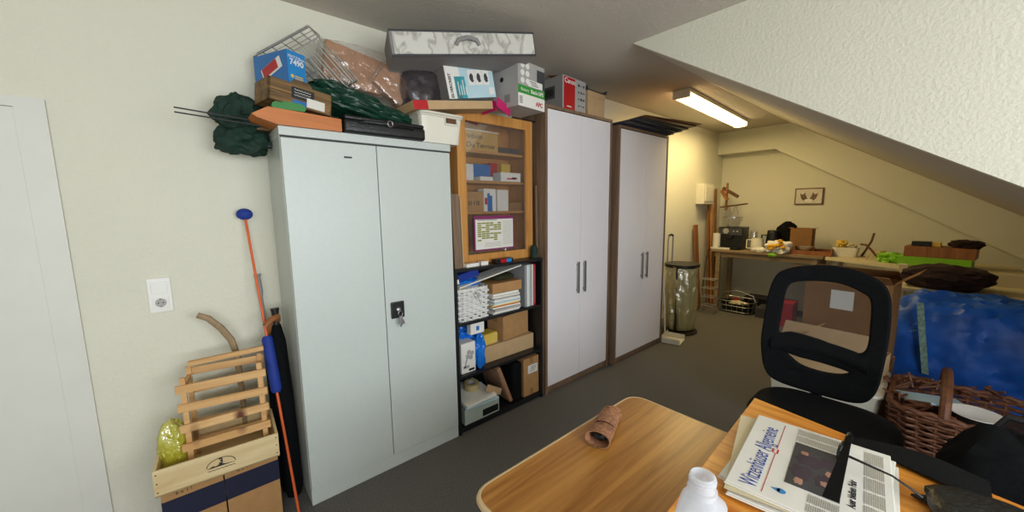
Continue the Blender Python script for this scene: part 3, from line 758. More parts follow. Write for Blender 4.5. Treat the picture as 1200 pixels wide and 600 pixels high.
# green tarpaulin
t = thing('green_tarpaulin', 'folded dark green tarpaulin on top of the black briefcase', 'tarpaulin', (.82, 2.26, 2.135), (0, .16, 0))
part('folded_sheet', MB().lump((0, 0, .02), (.60, .26, .14), p=2.6, seed=41, amp=.2, freq=1.3, fine=.02, sub=5, flat=False), 'tarp', t, smooth=True)
part('upper_fold', MB().lump((-.10, 0, .06), (.44, .22, .11), p=2.6, seed=44, amp=.24, freq=1.5, fine=.02, sub=5, flat=False), 'tarp', t, smooth=True)
# briefcase
t = thing('briefcase', 'black leather briefcase lying flat on the metal cabinet', 'briefcase', (.875, 2.21, T))
part('body', MB().box((0, 0, .035), (.46, .30, .068)).bevel(.016, 3), 'leather', t, smooth=True)
part('flap', MB().box((0, .0, .079), (.45, .285, .022)).bevel(.009, 3), 'leather', t, smooth=True)
hd = MB().tube([(-.15, -.148, .055), (-.13, -.168, .06), (0, -.175, .062), (.13, -.168, .06), (.15, -.148, .055)], .009, 8)
part('handle', hd, 'leather', t, smooth=True)
part('clasp', MB().tube([(.0+.014*math.cos(k*PI/6), -.184, .062+.016*math.sin(k*PI/6)) for k in range(12)], .0022, 6, closed=True), 'chrome', t)
part('zip', MB().box((0, -.151, .03), (.42, .003, .006)), 'black', t)
# white basket
t = thing('storage_box', 'white plastic storage box with handles at the right end of the metal cabinet top', 'box', (1.225, 2.175, T), (0, 0, -.02))
def tub(w0, d0, w1, d1, h, th=.004):
    b = MB(); n = 48
    def ring(w, d, z, r=.02): return [(x, y, z) for x, y, _, _ in perim(rrect(w, d, r), n)]
    R = [ring(w0*.0+.02, .02, 0, .005), ring(w0, d0, 0), ring(w1, d1, h), ring(w1-2*th, d1-2*th, h), ring(w0-2*th, d0-2*th, th), ring(.02, .02, th, .005)]
    V = [[b.b.verts.new(p) for p in r] for r in R]
    for a, c in zip(V, V[1:]):
        for k in range(n): b.b.faces.new((a[k], a[(k+1) % n], c[(k+1) % n], c[k]))
    b.b.faces.new(V[0][::-1]); b.b.faces.new(V[-1]); return b
part('tub', tub(.26, .19, .29, .22, .165), 'wplastic', t, smooth=True)
lb = MB(); P = perim(rrect(.305, .235, .025), 48); lb.tube([(x, y, .172) for x, y, _, _ in P], .008, 8, closed=True)
lb.tube([(x*.99, y*.99, .158) for x, y, _, _ in P], .005, 8, closed=True)
part('rim', lb, 'wplastic', t, smooth=True)
hs = MB(); hs.tube([(.02, -.110, .165), (.02, -.114, .115), (.105, -.114, .115), (.105, -.110, .165)], .005, 6); hs.bx(.02, .105, -.119, -.112, .112, .118)
part('handle_frame', hs, 'wplastic', t)
part('handle_opening', MB().bx(.028, .097, -.113, -.108, .124, .152), 'darkwood', t)
part('lid', MB().prism([(x*.97, y*.97) for x, y, _, _ in P], .166, .172, 'xy'), 'wplastic', t)
# flat pink-ended box
dm = (.56, .17, .058)
t = carton('flat_box', 'flat white box with red and magenta ends under the cleaner carton', (1.31, 2.14, 2.20), (0, -.16, 0), (.58, .22, .05), 'cartonp', False, cat='box')
dm = (.58, .22, .05)
decal(t, dm, 'red_end', 'F', 0, .16, 0, 1, 'red')
part('magenta_end', MB().box((.305, -.045, .018), (.012, .15, .062), (0, .0, -.0)), 'pink', t)
part('magenta_flap', MB().box((.36, -.135, .005), (.15, .006, .062), (0, .42, .25)), 'pink', t)
# lidded hidden support: the glass cabinet carries flat box
# panasonic
dm = (.375, .10, .225)
t = carton('appliance_box', 'pale blue and white appliance carton with product photos on the pile', (1.475, 2.20, 2.37), (0, -.20, -.02), dm, 'paleblue', False, cat='box')
t.location = (1.478, 2.13, 2.305)
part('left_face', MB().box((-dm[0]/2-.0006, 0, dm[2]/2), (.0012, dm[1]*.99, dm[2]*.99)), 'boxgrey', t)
decal(t, dm, 'white_area', 'F', .0, .28, 0, 1, 'white')
decal(t, dm, 'teal_panel', 'F', .16, .37, 0, .58, 'teal')
for i in range(3):
    o = decal(t, dm, 'product_photo', 'F', .44+i*.155, .585+i*.155, .35, .75, 'white', off=.0012)
    g = MB().lump((0, 0, .001), (.03, .05, .002), seed=50+i, amp=.4, sub=3, flat=False); g.box((.006, -.02, .001), (.018, .014, .002), (0, 0, .5))
    part('photo_detail', g, 'dgrey', o, label='dark appliance detail')
decal(t, dm, 'barcode_label', 'F', .86, .97, .72, .95, 'white'); decal(t, dm, 'energy_label', 'F', .86, .97, .08, .28, 'white')
decal(t, dm, 'blue_band', 'F', .0, 1, .985, 1, 'teal')
ftext(t, dm, 'SILVERCREST', 'F', .075, .34, .025, 'ink', spin=PI/2, bold=.0008)
g = MB()
for j, hh_ in enumerate((.08, .06, .09, .05)): g.box((-.105+.018*j, -.0525, .02+hh_/2), (.006, .001, hh_))
part('panel_print', g, 'white', t)
# dark clear bag with stuff
t = thing('clear_bag', 'dark translucent plastic bag of odds and ends left of the appliance carton', 'bag', (1.19, 2.26, 2.21))
part('contents', MB().lump((.0, 0, .10), (.20, .13, .22), seed=61, amp=.2, freq=1.8), 'brownheap', t, smooth=True)
part('bag_film', MB().lump((0, 0, .12), (.28, .19, .29), p=3, seed=62, amp=.12, freq=1.4, fine=.03), 'greybag', t, smooth=True)
# UPS carton
dm = (.275, .24, .292)
t = carton('ups_box', 'grey and white battery backup carton with a green band above the glass cabinet', (1.885, 2.10, 2.262), (.0, 0, .10), dm, 'boxside', False, cat='box')
t.location = (1.83, 2.035, 2.262)
decal(t, dm, 'green_band', 'F', 0, 1, .28, .46, 'green'); decal(t, dm, 'white_band', 'F', 0, 1, 0, .28, 'white')
ftext(t, dm, 'Battery', 'F', .24, .37, .028, 'white'); ftext(t, dm, 'Back-UPS', 'F', .70, .37, .034, 'white', bold=.0008)
ftext(t, dm, 'APC', 'F', .78, .12, .04, 'red', bold=.001)
g = MB()
for r_ in range(3):
    for c_ in range(2): part('round_icon', MB().cyl((-.095+.05*c_, -.1205, .262-.048*r_), (-.095+.05*c_, -.1225, .262-.048*r_), .019, seg=20), 'white', t)
part('device_picture', MB().box((.095, -.1212, .20), (.082, .0016, .125)), 'dgrey', t)
g = MB().box((.035, -.1225, .160), (.15, .0016, .042)); part('shipping_label', g, 'white', t)
g = MB()
for j in range(3): g.box((.01+.01*j, -.1237, .172-.011*j), (.07, .0012, .004))
for j in range(5): g.box((-.112, -.1225, .02+j*.01), (.03, .0012, .004))
part('small_print', g, 'ink', t)
g = MB().cyl((-.138, .03, .19), (-.139, .03, .19), .016, seg=16); part('hand_hole', g, 'black', t)
g = MB().box((-.1383, -.02, .06), (.0014, .05, .05)); part('side_label', g, 'boxgrey', t)
# black folded thing under it
tag(part('black_folder', MB().box((0, 0, .004), (.12, .10, .007)), 'black'), 'thin black folder at the right end under the battery carton', 'folder', loc=(2.06, 2.16, 2.261) if False else (2.085, 2.24, 2.261))

# storage bag on top of the pile
t = thing('storage_bag', 'grey zip storage bag with marbled side and handle on top of the pile', 'bag', (1.372, 2.035, 2.474), (-.03, -.135, -.32))
w_, d_, h_ = .885, .26, .138
part('body', MB().box((0, 0, h_/2), (w_, d_, h_)).bevel(.008), 'feltgrey', t)
part('marbled_side', MB().box((.005, -d_/2-.002, h_/2), (w_-.03, .004, h_-.022)), 'marble', t)
pp = MB().tube([(-w_/2+.004, -d_/2, .004), (w_/2-.004, -d_/2, .004), (w_/2-.004, -d_/2, h_-.004), (-w_/2+.004, -d_/2, h_-.004)], .006, 6, closed=True)
part('piping', pp, 'dgrey', t)
part('handle', MB().tube([(-.07, -d_/2-.004, .06), (-.055, -d_/2-.018, .082), (0, -d_/2-.026, .092), (.055, -d_/2-.018, .082), (.07, -d_/2-.004, .06)], .012, 8), 'feltgrey', t, smooth=True, label='dark grey fabric handle')

# ------------------------------------------------------------------ on the tall cabinets
z = 2.386
dm = (.32, .30, .27)
t = carton('printer_box', 'grey carton with a red panel and hand hole on the first white cabinet', (2.535, 2.28, z), (0, 0, .06), dm, 'boxgrey', False, cat='box')
t.scale = (1, 1, 1)
decal(t, dm, 'white_panel', 'F', 0, 1, 0, 1, 'boxside'); decal(t, dm, 'red_panel', 'F', .05, .52, .04, .97, 'red', off=.0012)
ftext(t, dm, 'Canon', 'F', .30, .86, .055, 'white', bold=.001, off=.004); part('model_line', MB().box((-.075, -.1538, .033), (.06, .0012, .008)), 'white', t)
g = MB(); random.seed(2)
for k in range(12): part('printed_icon', MB().box((.06+(k % 3)*.035, -.1528, .225-(k//3)*.055), (random.uniform(.01, .022), .0012, random.uniform(.008, .02))), 'ink', t)
part('hand_hole', MB().box((-.1606, .01, .15), (.0014, .12, .06)).bevel(.0004), 'black', t)
part('hole_frame', MB().box((-.1602, .01, .15), (.001, .16, .10)), 'dgrey', t)
part('flap', MB().box((.01, -.03, .286), (.28, .14, .004), (.22, .06, 0)), 'cartond', t)
t = carton('beige_box', 'beige box with a lid on the first white cabinet beside the printer carton', (2.875, 2.29, z), (0, 0, .04), (.26, .24, .225), 'cartonp', False, cat='box')
t.location = (2.885, 2.28, z)
part('lid', MB().box((0, 0, .205), (.268, .248, .045)).bevel(.003), 'cartonp', t)
tag(part('teal_folder', MB().box((0, 0, .13), (.03, .2, .26)), 'tealpale'), 'pale teal folder standing between printer carton and beige box', 'folder', loc=(2.727, 2.29, z))
t = thing('tray', 'dark metal tray with a white box on the beige box', 'tray', (2.89, 2.25, z+.229))
tr = MB().box((0, 0, .003), (.27, .2, .006)); tr.box((-.14, 0, .018), (.006, .2, .03), (0, -.3, 0)); tr.box((.14, 0, .018), (.006, .2, .03), (0, .3, 0))
part('tray', tr, 'dgrey', t)
tag(part('white_case_small', MB().box((0, 0, .0125), (.07, .06, .025)).bevel(.003), 'white'), 'small white box in the dark metal tray', 'box', loc=(2.87, 2.25, z+.236))
bpy.data.objects['white_case_small'].name = 'small_box'
z = 2.346; random.seed(9)
pan = [(.92, .42, -.02, 'navy'), (.95, .44, .04, 'dgrey'), (.90, .45, -.05, 'navy'), (.93, .46, .02, 'dgrey'), (.90, .48, -.06, 'dgrey'), (.86, .55, -.14, 'darkwood'), (.84, .56, -.20, 'darkwood')]
for i, (a, b2, r_, m_) in enumerate(pan):
    tag(part('flattened_carton', MB().box((0, 0, .006), (a, b2, .011)).bevel(.001), m_),
        ['dark navy panel at the bottom of the flat stack on the far white cabinet', 'dark grey panel second from the bottom of the flat stack', 'dark navy panel third from the bottom of the flat stack', 'dark grey panel in the middle of the flat stack', 'dark grey panel above the middle of the flat stack', 'dark brown panel just under the topmost one', 'topmost dark brown panel jutting furthest from the flat stack'][i],
        'panel', 'flat panels stacked on the far white cabinet', loc=(3.56+.035*i, 2.235-.022*i, z+.013*i), rot=(0, 0, r_))

# ------------------------------------------------------------------ ceiling lamp
v = Vector((5.86-3.82, 1.95-1.83, 0)); L = v.length; yaw = math.atan2(v.y, v.x)
t = thing('ceiling_lamp', 'long fluorescent ceiling lamp with a glowing cover, switched on', 'lamp', (3.82+v.x/2, 1.83+v.y/2, CZ), (0, 0, yaw))
part('housing', MB().box((0, 0, -.02), (L, .17, .038)).bevel(.004), 'lampbody', t)
part('end_cap', MB().box((-L/2+.012, 0, -.062), (.03, .168, .05)).bevel(.006), 'lampbody', t)
part('end_cap', MB().box((L/2-.012, 0, -.062), (.03, .168, .05)).bevel(.006), 'lampbody', t)
part('diffuser', MB().prism([(-.08, -.04), (.08, -.04), (.075, -.075), (.05, -.092), (-.05, -.092), (-.075, -.075)], -L/2+.03, L/2-.03, 'yz'), 'lampplast', t)

# ------------------------------------------------------------------ left corner: crates, sticks
# two cartons below
def bottle_carton(x, lab, yaw):
    dm = (.215, .30, .385)
    t = carton('wine_carton', lab, (x, 2.265, 0), (0, 0, yaw), dm, 'carton', False, group='brown cartons with a navy band under the spruce crate')
    decal(t, dm, 'navy_band', 'F', 0, 1, .58, .86, 'navy'); decal(t, dm, 'navy_band_side', 'R', 0, 1, .58, .86, 'navy'); decal(t, dm, 'navy_band_side', 'L', 0, 1, .58, .86, 'navy')
    ftext(t, dm, '6 x 1 l', 'F', .35, .92, .022, 'ink')
bottle_carton(-.105, 'brown carton with a navy band, left one under the spruce crate', 0)
bottle_carton(.115, 'brown carton with a navy band, right one under the spruce crate', 0)
t = thing('wooden_crate', 'pale spruce fruit crate with a mountain emblem, full of racks', 'crate', (.008, 2.215, .388), (0, .01, -.05))
w_, d_, h_ = .45, .31, .118; b = MB()
b.bx(-w_/2, w_/2, -d_/2, -d_/2+.009, 0, h_); b.bx(-w_/2, w_/2, d_/2-.009, d_/2, 0, h_)
b.bx(-w_/2, -w_/2+.011, -d_/2+.009, d_/2-.009, 0, h_); b.bx(w_/2-.011, w_/2, -d_/2+.009, d_/2-.009, 0, h_); b.bx(-w_/2, w_/2, -d_/2, d_/2, 0, .006)
part('crate_body', b, 'palewood', t)
em = MB(); 
arc = [(.052*math.cos(a), .034*math.sin(a)) for a in [PI*k/12 for k in range(13)]]
em.tube([(u, -d_/2-.001, .055+v_) for u, v_ in arc], .0015, 4)
em.prism([(-.05, .05), (-.03, .058), (-.02, .054), (.0, .062), (.015, .054), (.05, .05)], -d_/2-.002, -d_/2-.0002)
part('emblem', em, 'ink', t)
ftext(t, (w_, d_, h_), '3', 'F', .5, .62, .036, 'ink', bold=.001)
part('emblem_line', MB().tube([(-.05+.005*k, -d_/2-.001, .038+.0022*math.sin(k*2.1)) for k in range(21)], .0014, 4), 'ink', t)
nl = MB()
for xx in (-.215, .215):
    for zz in (.02, .06, .1): nl.cyl((xx, -d_/2-.0015, zz), (xx, -d_/2+.001, zz), .003, seg=8)
part('nails', nl, 'dgrey', t)
# slatted racks
def rack(loc, rot, w_, n, pitch, depth, lab):
    t = thing('slatted_rack', lab, 'rack', loc, rot)
    for sx in (-1, 1):
        for yy in (-depth/2, depth/2): part('upright', MB().box((sx*(w_/2-.022), yy, n*pitch/2), (.020, .014, n*pitch)), 'rawpine', t)
        for zz in (pitch*.6, n*pitch-pitch*.5): part('crossbar', MB().box((sx*(w_/2-.022), 0, zz), (.014, depth-.015, .018)), 'rawpine', t)
    for i in range(n):
        part('slat', rbox((w_*(1.02 if i else .98), .014, .036), .002, (0, -depth/2-.014, pitch*(i+.45)), (0, random.uniform(-.03, .03), 0)), 'rawpine', t)
        part('slat', rbox((w_*.96, .014, .036), .002, (.005, depth/2+.014, pitch*(i+.45)+.02), (0, random.uniform(-.03, .03), 0)), 'rawpine', t)
    return t
rack((.052, 2.225, .400), (-.05, .0, -.12), .33, 5, .089, .17, 'stacked slatted pine rack standing in the spruce crate')
# loose slat on top
tag(part('loose_slat', rbox((.30, .022, .022), .002, (0, 0, .011)), 'rawpine'), 'loose pine slat lying across the top of the slatted rack', 'slat', loc=(.075, 2.27, .868), rot=(0, -.04, -.12))
tag(part('yellow_bag', MB().lump((0, 0, .08), (.12, .16, .30), p=2.4, seed=71, amp=.2, freq=1.5, fine=.03), 'yelbag', smooth=True), 'yellow translucent plastic bag at the left of the spruce crate', 'bag', loc=(-.155, 2.25, .41))
bs = MB().tube([(-.02, 2.36, 1.085), (.02, 2.36, 1.06), (.065, 2.36, 1.0), (.10, 2.36, .93), (.118, 2.36, .84), (.12, 2.36, .40)], .02, 8, rs=[.014, .015, .016, .016, .014, .012])
tag(part('bent_branch', bs, 'bench', smooth=True), 'bent brown stick rising behind the slatted rack', 'stick')
o = bpy.data.objects['bent_branch']; o.location = (0, 0, 0)

# orange rod with blue foam and a disc
p0 = Vector((.288, 2.09, .004)); p1 = Vector((.222, 2.46, 1.555)); v = p1-p0
t = thing('exercise_rod', 'long orange rod with blue foam grip and blue knob leaning on the wall', 'rod', tuple(p0))
part('rod', MB().cyl((0, 0, 0), v, .0065, seg=12), 'orange', t)
part('foam_grip', MB().tube([v*.405, v*.415, v*.585, v*.595], .025, 16, rs=[.018, .026, .026, .018]), 'blue', t, smooth=True)
n_ = v.normalized()
part('knob', MB().lump(v*1.012, (.075, .06, .062), p=2, amp=0, fine=0, flat=False, sub=3), 'blue', t, smooth=True)
# grey walking pole
p0 = Vector((.30, 2.30, .004)); p1 = Vector((.252, 2.478, 1.24)); v = p1-p0
t = thing('walking_pole', 'thin grey walking pole standing behind the orange rod', 'pole', tuple(p0))
part('shaft', MB().cyl((0, 0, 0), v, .007, .009, seg=10), 'grey', t)
part('grip', MB().tube([v*.90, v*.93, v*.985, v], .013, 10, rs=[.010, .014, .013, .019]), 'grey', t, smooth=True)
# umbrella with wooden hook
t = thing('umbrella', 'long black umbrella with a hooked brown wooden handle', 'umbrella', (.262, 2.32, .004))
part('canopy', MB().tube([(0, 0, .0), (.0, .01, .08), (.0, .03, .5), (-.005, .055, .80), (-.005, .06, .86)], .03, 12, rs=[.008, .02, .026, .022, .010]), 'blackf', t, smooth=True)
hk = [(-.005, .062, .86), (-.0, .064, .89), (.004, .05, .93), (.022, .03, .96), (.045, .01, .995), (.042, -.02, 1.02), (.01, -.04, 1.015), (-.02, -.045, .985)]
part('handle', MB().tube(hk, .016, 10), 'redwood', t, smooth=True)
# black tripod case
t = thing('tripod_case', 'black long fabric case standing between umbrella and metal cabinet', 'case', (.300, 2.26, .004))
part('case', MB().tube([(0, 0, 0), (0, .005, .05), (-.0, .03, .55), (.0, .06, .88), (.0, .07, .95), (.0, .072, .97)], .05, 14, rs=[.035, .045, .044, .036, .024, .02]), 'blackf', t, smooth=True)
part('cap', MB().tube([(0, .072, .97), (0, .078, 1.035), (0, .08, 1.06)], .02, 14, rs=[.016, .018, .022]), 'black', t, smooth=True)

# ------------------------------------------------------------------ oak table
def roundpoly(pts, r, n=8):
    out = []; N = len(pts)
    for i in range(N):
        p = Vector(pts[i]); a = (Vector(pts[i-1])-p).normalized(); c = (Vector(pts[(i+1) % N])-p).normalized()
        for k in range(n+1):
            f = k/n; q0 = p+a*r; q1 = p+c*r
            q = q0*(1-f)**2+p*2*f*(1-f)+q1*f**2; out.append((q.x, q.y))
    return out
t = thing('oak_table', 'oak veneered table with rounded corners under the cork case', 'table', (1.01, .455, 0))
P = roundpoly([(-.445, -.40), (.445, -.40), (.445, .402), (-.445, .402)], .07)
part('tabletop', MB().prism(P, .718, .7385, 'xy'), 'oak', t)
part('edge_band', MB().tube([(x*1.0, y*1.0, .728) for x, y in P], .0115, 8, closed=True), 'oakedge', t, smooth=True)
part('apron', MB().bx(-.37, .37, -.33, -.31, .65, .717).bx(-.37, .37, .31, .33, .65, .717).bx(-.37, -.35, -.31, .31, .65, .717).bx(.35, .37, -.31, .31, .65, .717), 'oak', t)
for sx in (-1, 1):
    for sy in (-1, 1): part('leg', MB().cyl((sx*.37, sy*.32, 0), (sx*.37, sy*.32, .717), .018, .022, 16), 'dgrey', t)
# cork glasses case
t = thing('glasses_case', 'folded cork glasses case lying on the oak table', 'case', (1.125, .775, .7395), (0, 0, .34))
def cork(u, v_):
    a = 2*PI*u; sc = 1.0-.22*v_; r_ = 1+.05*math.sin(2*a+1)
    return (-.105+v_*.21+.012*math.sin(a)*(1 if v_ < .1 else 0), .044*sc*math.cos(a)*r_, max(.001, .024*sc+.026*sc*math.sin(a)*r_))
part('cork_shell', MB().grid(cork, 40, 10, .003, wrap=True), 'cork', t, smooth=True)
part('flap', MB().grid(lambda u, v_: (-.02+v_*.123, .046*math.cos(.5+u*2.2)*(1-.15*v_), .027+.028*math.sin(.5+u*2.2)*(1-.15*v_)), 14, 6, .003), 'cork', t, smooth=True)
part('lining', MB().lump((.0, 0, .022), (.17, .066, .036), p=4, seed=3, amp=.05), 'black', t, smooth=True)
# ------------------------------------------------------------------ pine desk and what lies on it
t = thing('pine_desk', 'varnished knotty pine desk with newspapers on it', 'desk', (.95, .0, 0))
P = [(.745, .447), (-.75, .372), (-.75, -.50), (.575, -.50)]
part('desktop', MB().prism(P, .772, .80, 'xy').bevel(.003), 'pine', t)
for x, y in ((.66, .36), (-.66, .25), (-.66, -.42), (.52, -.42)): part('leg', MB().box((x, y, .3855), (.055, .055, .771)), 'pine', t)
ZD = .8005
t = thing('bottle', 'translucent white rectangular plastic bottle without its cap on the desk', 'bottle', (.722, .268, ZD), (0, 0, .25))
t.scale = (1.26, 1.26, 1.05)
def sup(w, d, z, p=5, n=48):
    o_ = []
    for k in range(n):
        a = 2*PI*k/n; c, s_ = math.cos(a), math.sin(a)
        q = (abs(c)**p+abs(s_)**p)**(-1/p); o_.append((c*q*w/2, s_*q*d/2, z))
    return o_
rs = [sup(.09, .062, 0), sup(.098, .07, .006), sup(.098, .07, .165, 7), sup(.095, .067, .171, 6), sup(.048, .044, .203, 3), sup(.040, .040, .207, 2), sup(.038, .038, .214, 2), sup(.044, .044, .215, 2), sup(.044, .044, .219, 2), sup(.037, .037, .220, 2), sup(.037, .037, .246, 2), sup(.033, .033, .248, 2), sup(.030, .030, .246, 2), sup(.030, .030, .207, 2), sup(.090, .062, .168, 5), sup(.092, .064, .01), sup(.086, .058, .006)]
b = MB(); V = [[b.b.verts.new(p) for p in r] for r in rs]
for a, c in zip(V, V[1:]):
    for k in range(48): b.b.faces.new((a[k], a[(k+1) % 48], c[(k+1) % 48], c[k]))
b.b.faces.new(V[0][::-1]); b.b.faces.new(V[-1])
part('body', b, 'bottle', t, smooth=True)
tb = MB().tube([(.019*math.cos(a*.5), .019*math.sin(a*.5), .232+.0004*a) for a in range(24)], .0016, 5)
part('neck_thread', tb, 'bottle', t)
g = MB().tube([(-.012, -.0355, .125), (.004, -.0357, .15), (.018, -.0357, .145), (.022, -.0355, .118), (.004, -.0357, .105)], .0012, 5, closed=True)
part('embossed_mark', g, 'white', t)
part('label_print', MB().box((.026, -.0358, .112), (.035, .0012, .006), (0, -.35, 0)), 'red', t, label='red printed stroke')

# newspapers
yawn = .10; ux = Vector((math.cos(yawn), math.sin(yawn), 0))
def news(i, dx, dy, z, h, r_, lab, name='newspaper', dims=(.44, .335)):
    t = thing(name, lab, 'newspaper', (1.285+dx, .19+dy, z), (0, 0, yawn+r_), 'folded newspapers on the pine desk')
    w, d = dims
    for k in range(2):
        part('folded_pages', MB().box((.004*k, -.003*k, h*(.25+.5*k)), (w, d, h*.46)).bevel(h*.2), 'paper', t)
    return t
news(0, .005, -.012, ZD, .009, -.03, 'newspaper at the bottom of the pile')
news(1, -.012, .0, ZD+.0092, .008, .05, 'newspaper second from the bottom of the pile')
news(2, .01, .006, ZD+.0174, .008, -.08, 'newspaper third from the bottom, its folded edge showing')
tt = thing('paper_sheet', 'cream paper folder sticking out left under the top newspaper', 'paper', (1.285, .20, ZD+.0257), (0, 0, yawn+.12))
part('sheet', MB().box((0, .012, .0006), (.44, .335, .0012)), 'cream', tt)
t = news(3, .0, .0, ZD+.0272, .009, 0, 'top newspaper with the blue Witzenhäuser Allgemeine masthead')
zt = .0095
W2, D2 = .22, .1675
text(t, 'Witzenhäuser Allgemeine', .062, (-.02, .115, zt), (0, 0, 0), 'inkblue', 'masthead', squeeze=.55, bold=-.0004)
part('masthead_line', MB().box((-.0, .083, zt), (.40, .0015, .0006)), 'red', t)
part('red_badge', MB().box((.02, .085, zt+.0004), (.024, .016, .0008)), 'red', t)
text(t, 'HNA', .012, (.02, .085, zt+.0015), (0, 0, 0), 'white')
ph = part('front_photo', MB().box((.0, -.012, zt), (.235, .115, .0006)), 'dgrey', t)
g = MB()
for (x, y, sx, sy) in ((-.04, .028, .05, .04), (.03, .02, .045, .05), (-.05, -.03, .05, .045), (.05, -.03, .05, .035)):
    g.lump((x, y-.012, zt+.0005), (sx*1.3, sy*1.2, .001), seed=x*9, amp=.5, sub=3, flat=False)
part('photo_shapes', g, mat('photo_dark', '#3E3038', .8), ph)
M['photo_skin'] = mat('photo_skin', '#A97E6A', .8)
for (x, y, sx, sy) in ((-.09, .03, .03, .02), (-.06, -.035, .028, .04), (.065, .03, .02, .018), (-.005, -.038, .03, .03)): part('light_patch', MB().lump((x, y-.012, zt+.0009), (sx, sy, .001), seed=y*9, amp=.4, sub=3, flat=False), M['photo_skin'], ph)
g = MB(); random.seed(4)
def cols_(x0, x1, y0, y1, step=.0042):
    y = y1
    while y > y0: g.box(((x0+x1)/2, y, zt), (x1-x0-random.uniform(0, .006), .0017, .0005)); y -= step
# columns of print run across the picture's right-hand side
for a, c in ((-.205, -.145), (-.14, -.08), (-.075, -.015), (-.01, .055), (.06, .125), (.13, .20)):
    cols_(a, c, -.155, -.115)
for a, c in ((.125, .165), (.17, .21)): cols_(a, c, -.07, .045)
for a, c in ((-.205, -.17), (-.165, -.128)): cols_(a, c, -.07, -.01)
part('printed_columns', g, 'newsprint', t)
text(t, 'Auer bleiben Fahr', .022, (-.05, -.092, zt), (0, 0, 0), 'ink', 'headline', squeeze=.8, bold=.0004)
dr_ = MB().lathe([(.001, 0), (.010, 0), (.010, .0006), (.001, .0006)], (-.165, .045, zt), 16); dr_.prism([(-.1745, .048), (-.1555, .048), (-.165, .068)], zt, zt+.0006, 'xy')
part('blue_drop', dr_, 'avml', t)

# eyeglasses standing on the newspapers
t = thing('eyeglasses', 'black framed eyeglasses standing on the top newspaper', 'glasses', (1.40, .150, .8375), (0, 0, PI+.08))
def lens(cy):
    return [(.0, cy+.026*math.cos(a)*(abs(math.cos(a))**-.25 if abs(math.cos(a)) > .05 else 1), .024+.021*math.sin(a)) for a in [2*PI*k/28 for k in range(28)]]
fr = MB()
for cy in (-.033, .033): fr.tube(lens(cy), .0034, 8, closed=True)
fr.tube([(0, -.009, .03), (-.003, 0, .034), (0, .009, .03)], .003, 8)
part('frame', fr, 'black', t, smooth=True)
for cy in (-.033, .033): part('lens', MB().prism([(p[1], p[2]) for p in lens(cy)], -.0008, .0008, 'yz'), 'clear', t)
part('temple', MB().tube([(0, -.064, .036), (.02, -.068, .037), (.10, -.066, .030), (.135, -.060, .012), (.15, -.056, .002)], .003, 8, rs=[.004, .0035, .0025, .003, .003]), 'black', t, smooth=True)
part('temple', MB().grid(lambda u, v_: (.004+.034*u+(v_-.5)*(.010+.018*u), .030-.33*u, .048+.004*u+(v_-.5)*.004), 20, 3, .003), 'blackf', t, smooth=True)
t.rotation_euler = (0, 0, -PI/2-.07); t.location = (1.43, .137, .8375); t.scale = (1.12, 1.12, 1.1)
# black strap along the desk edge
sp = MB().grid(lambda u, v_: (1.605+.01*math.sin(u*PI)-.03*u+(v_-.5)*(.035+.10*math.sin(min(1, u*1.3)*PI*.5)), .15-.30*u, .803+.010*math.sin(u*PI)+.002*v_), 24, 4, .003)
tag(part('strap', sp, 'blackf', smooth=True), 'black fabric strap lying along the desk edge by the newspapers', 'strap')
t = thing('leather_pouch', 'black leather pouch on the desk right of the newspapers', 'pouch', (1.40, -.13, ZD), (0, 0, .2))
part('pouch', MB().lump((0, 0, .022), (.17, .19, .05), p=4, seed=81, amp=.10), 'leather', t, smooth=True)
part('corner_flap', MB().prism([(-.07, .0), (.08, .03), (.03, .12)], .004, .010, 'xy'), 'leather', t)

# ------------------------------------------------------------------ office chair
t = thing('office_chair', 'black office chair with a rounded mesh back behind the pine desk', 'chair', (2.28, .385, 0))
st = MB(); 
for (w_, d_, z_) in ((.50, .46, .465),): pass
def seatring(k, z, s_): return [(x*s_+.0, y*s_*1.04-.065, z) for x, y, _, _ in perim(rrect(.50, .56, .17), 56)]
prof = [(.90, .485), (.985, .495), (1.0, .515), (.985, .535), (.93, .55), (.7, .556), (.3, .553), (.02, .552)]
V = [[st.b.verts.new(p) for p in seatring(0, z, s_)] for s_, z in prof]
for a, c in zip(V, V[1:]):
    for k in range(56): st.b.faces.new((a[k], a[(k+1) % 56], c[(k+1) % 56], c[k]))
st.b.faces.new(V[0][::-1]); st.b.faces.new(V[-1])
part('seat', st, 'blackf', t, smooth=True)
part('seat_shell', MB().box((0, -.05, .475), (.40, .42, .02)).bevel(.006), 'black', t)
part('mechanism', MB().box((0, 0, .435), (.22, .16, .06)).bevel(.01), 'black', t)
part('gas_lift', MB().cyl((0, 0, .12), (0, 0, .41), .027, seg=16).cyl((0, 0, .30), (0, 0, .41), .02), 'dgrey', t)
bs = thing('tmp', 'x', 'x')
bpy.data.objects.remove(bs)
b = MB().cyl((0, 0, .07), (0, 0, .13), .05, .04, 16)
for k in range(5):
    a = 2*PI*k/5+.3; c, s_ = math.cos(a), math.sin(a)
    b.tube([(c*.03, s_*.03, .115), (c*.17, s_*.17, .10), (c*.29, s_*.29, .075)], .02, 8, rs=[.026, .022, .016])
bo = part('star_base', b, 'black', t, smooth=True)
for k in range(5):
    a = 2*PI*k/5+.3; c, s_ = math.cos(a)*.29, math.sin(a)*.29
    b = MB().cyl((c-.012, s_-.0, .03), (c-.030, s_, .03), .028, seg=18).cyl((c+.012, s_, .03), (c+.030, s_, .03), .028, seg=18).cyl((c-.012, s_, .03), (c+.012, s_, .03), .01).cyl((c, s_, .03), (c, s_, .08), .008)
    part('caster', b, 'black', bo, smooth=True)
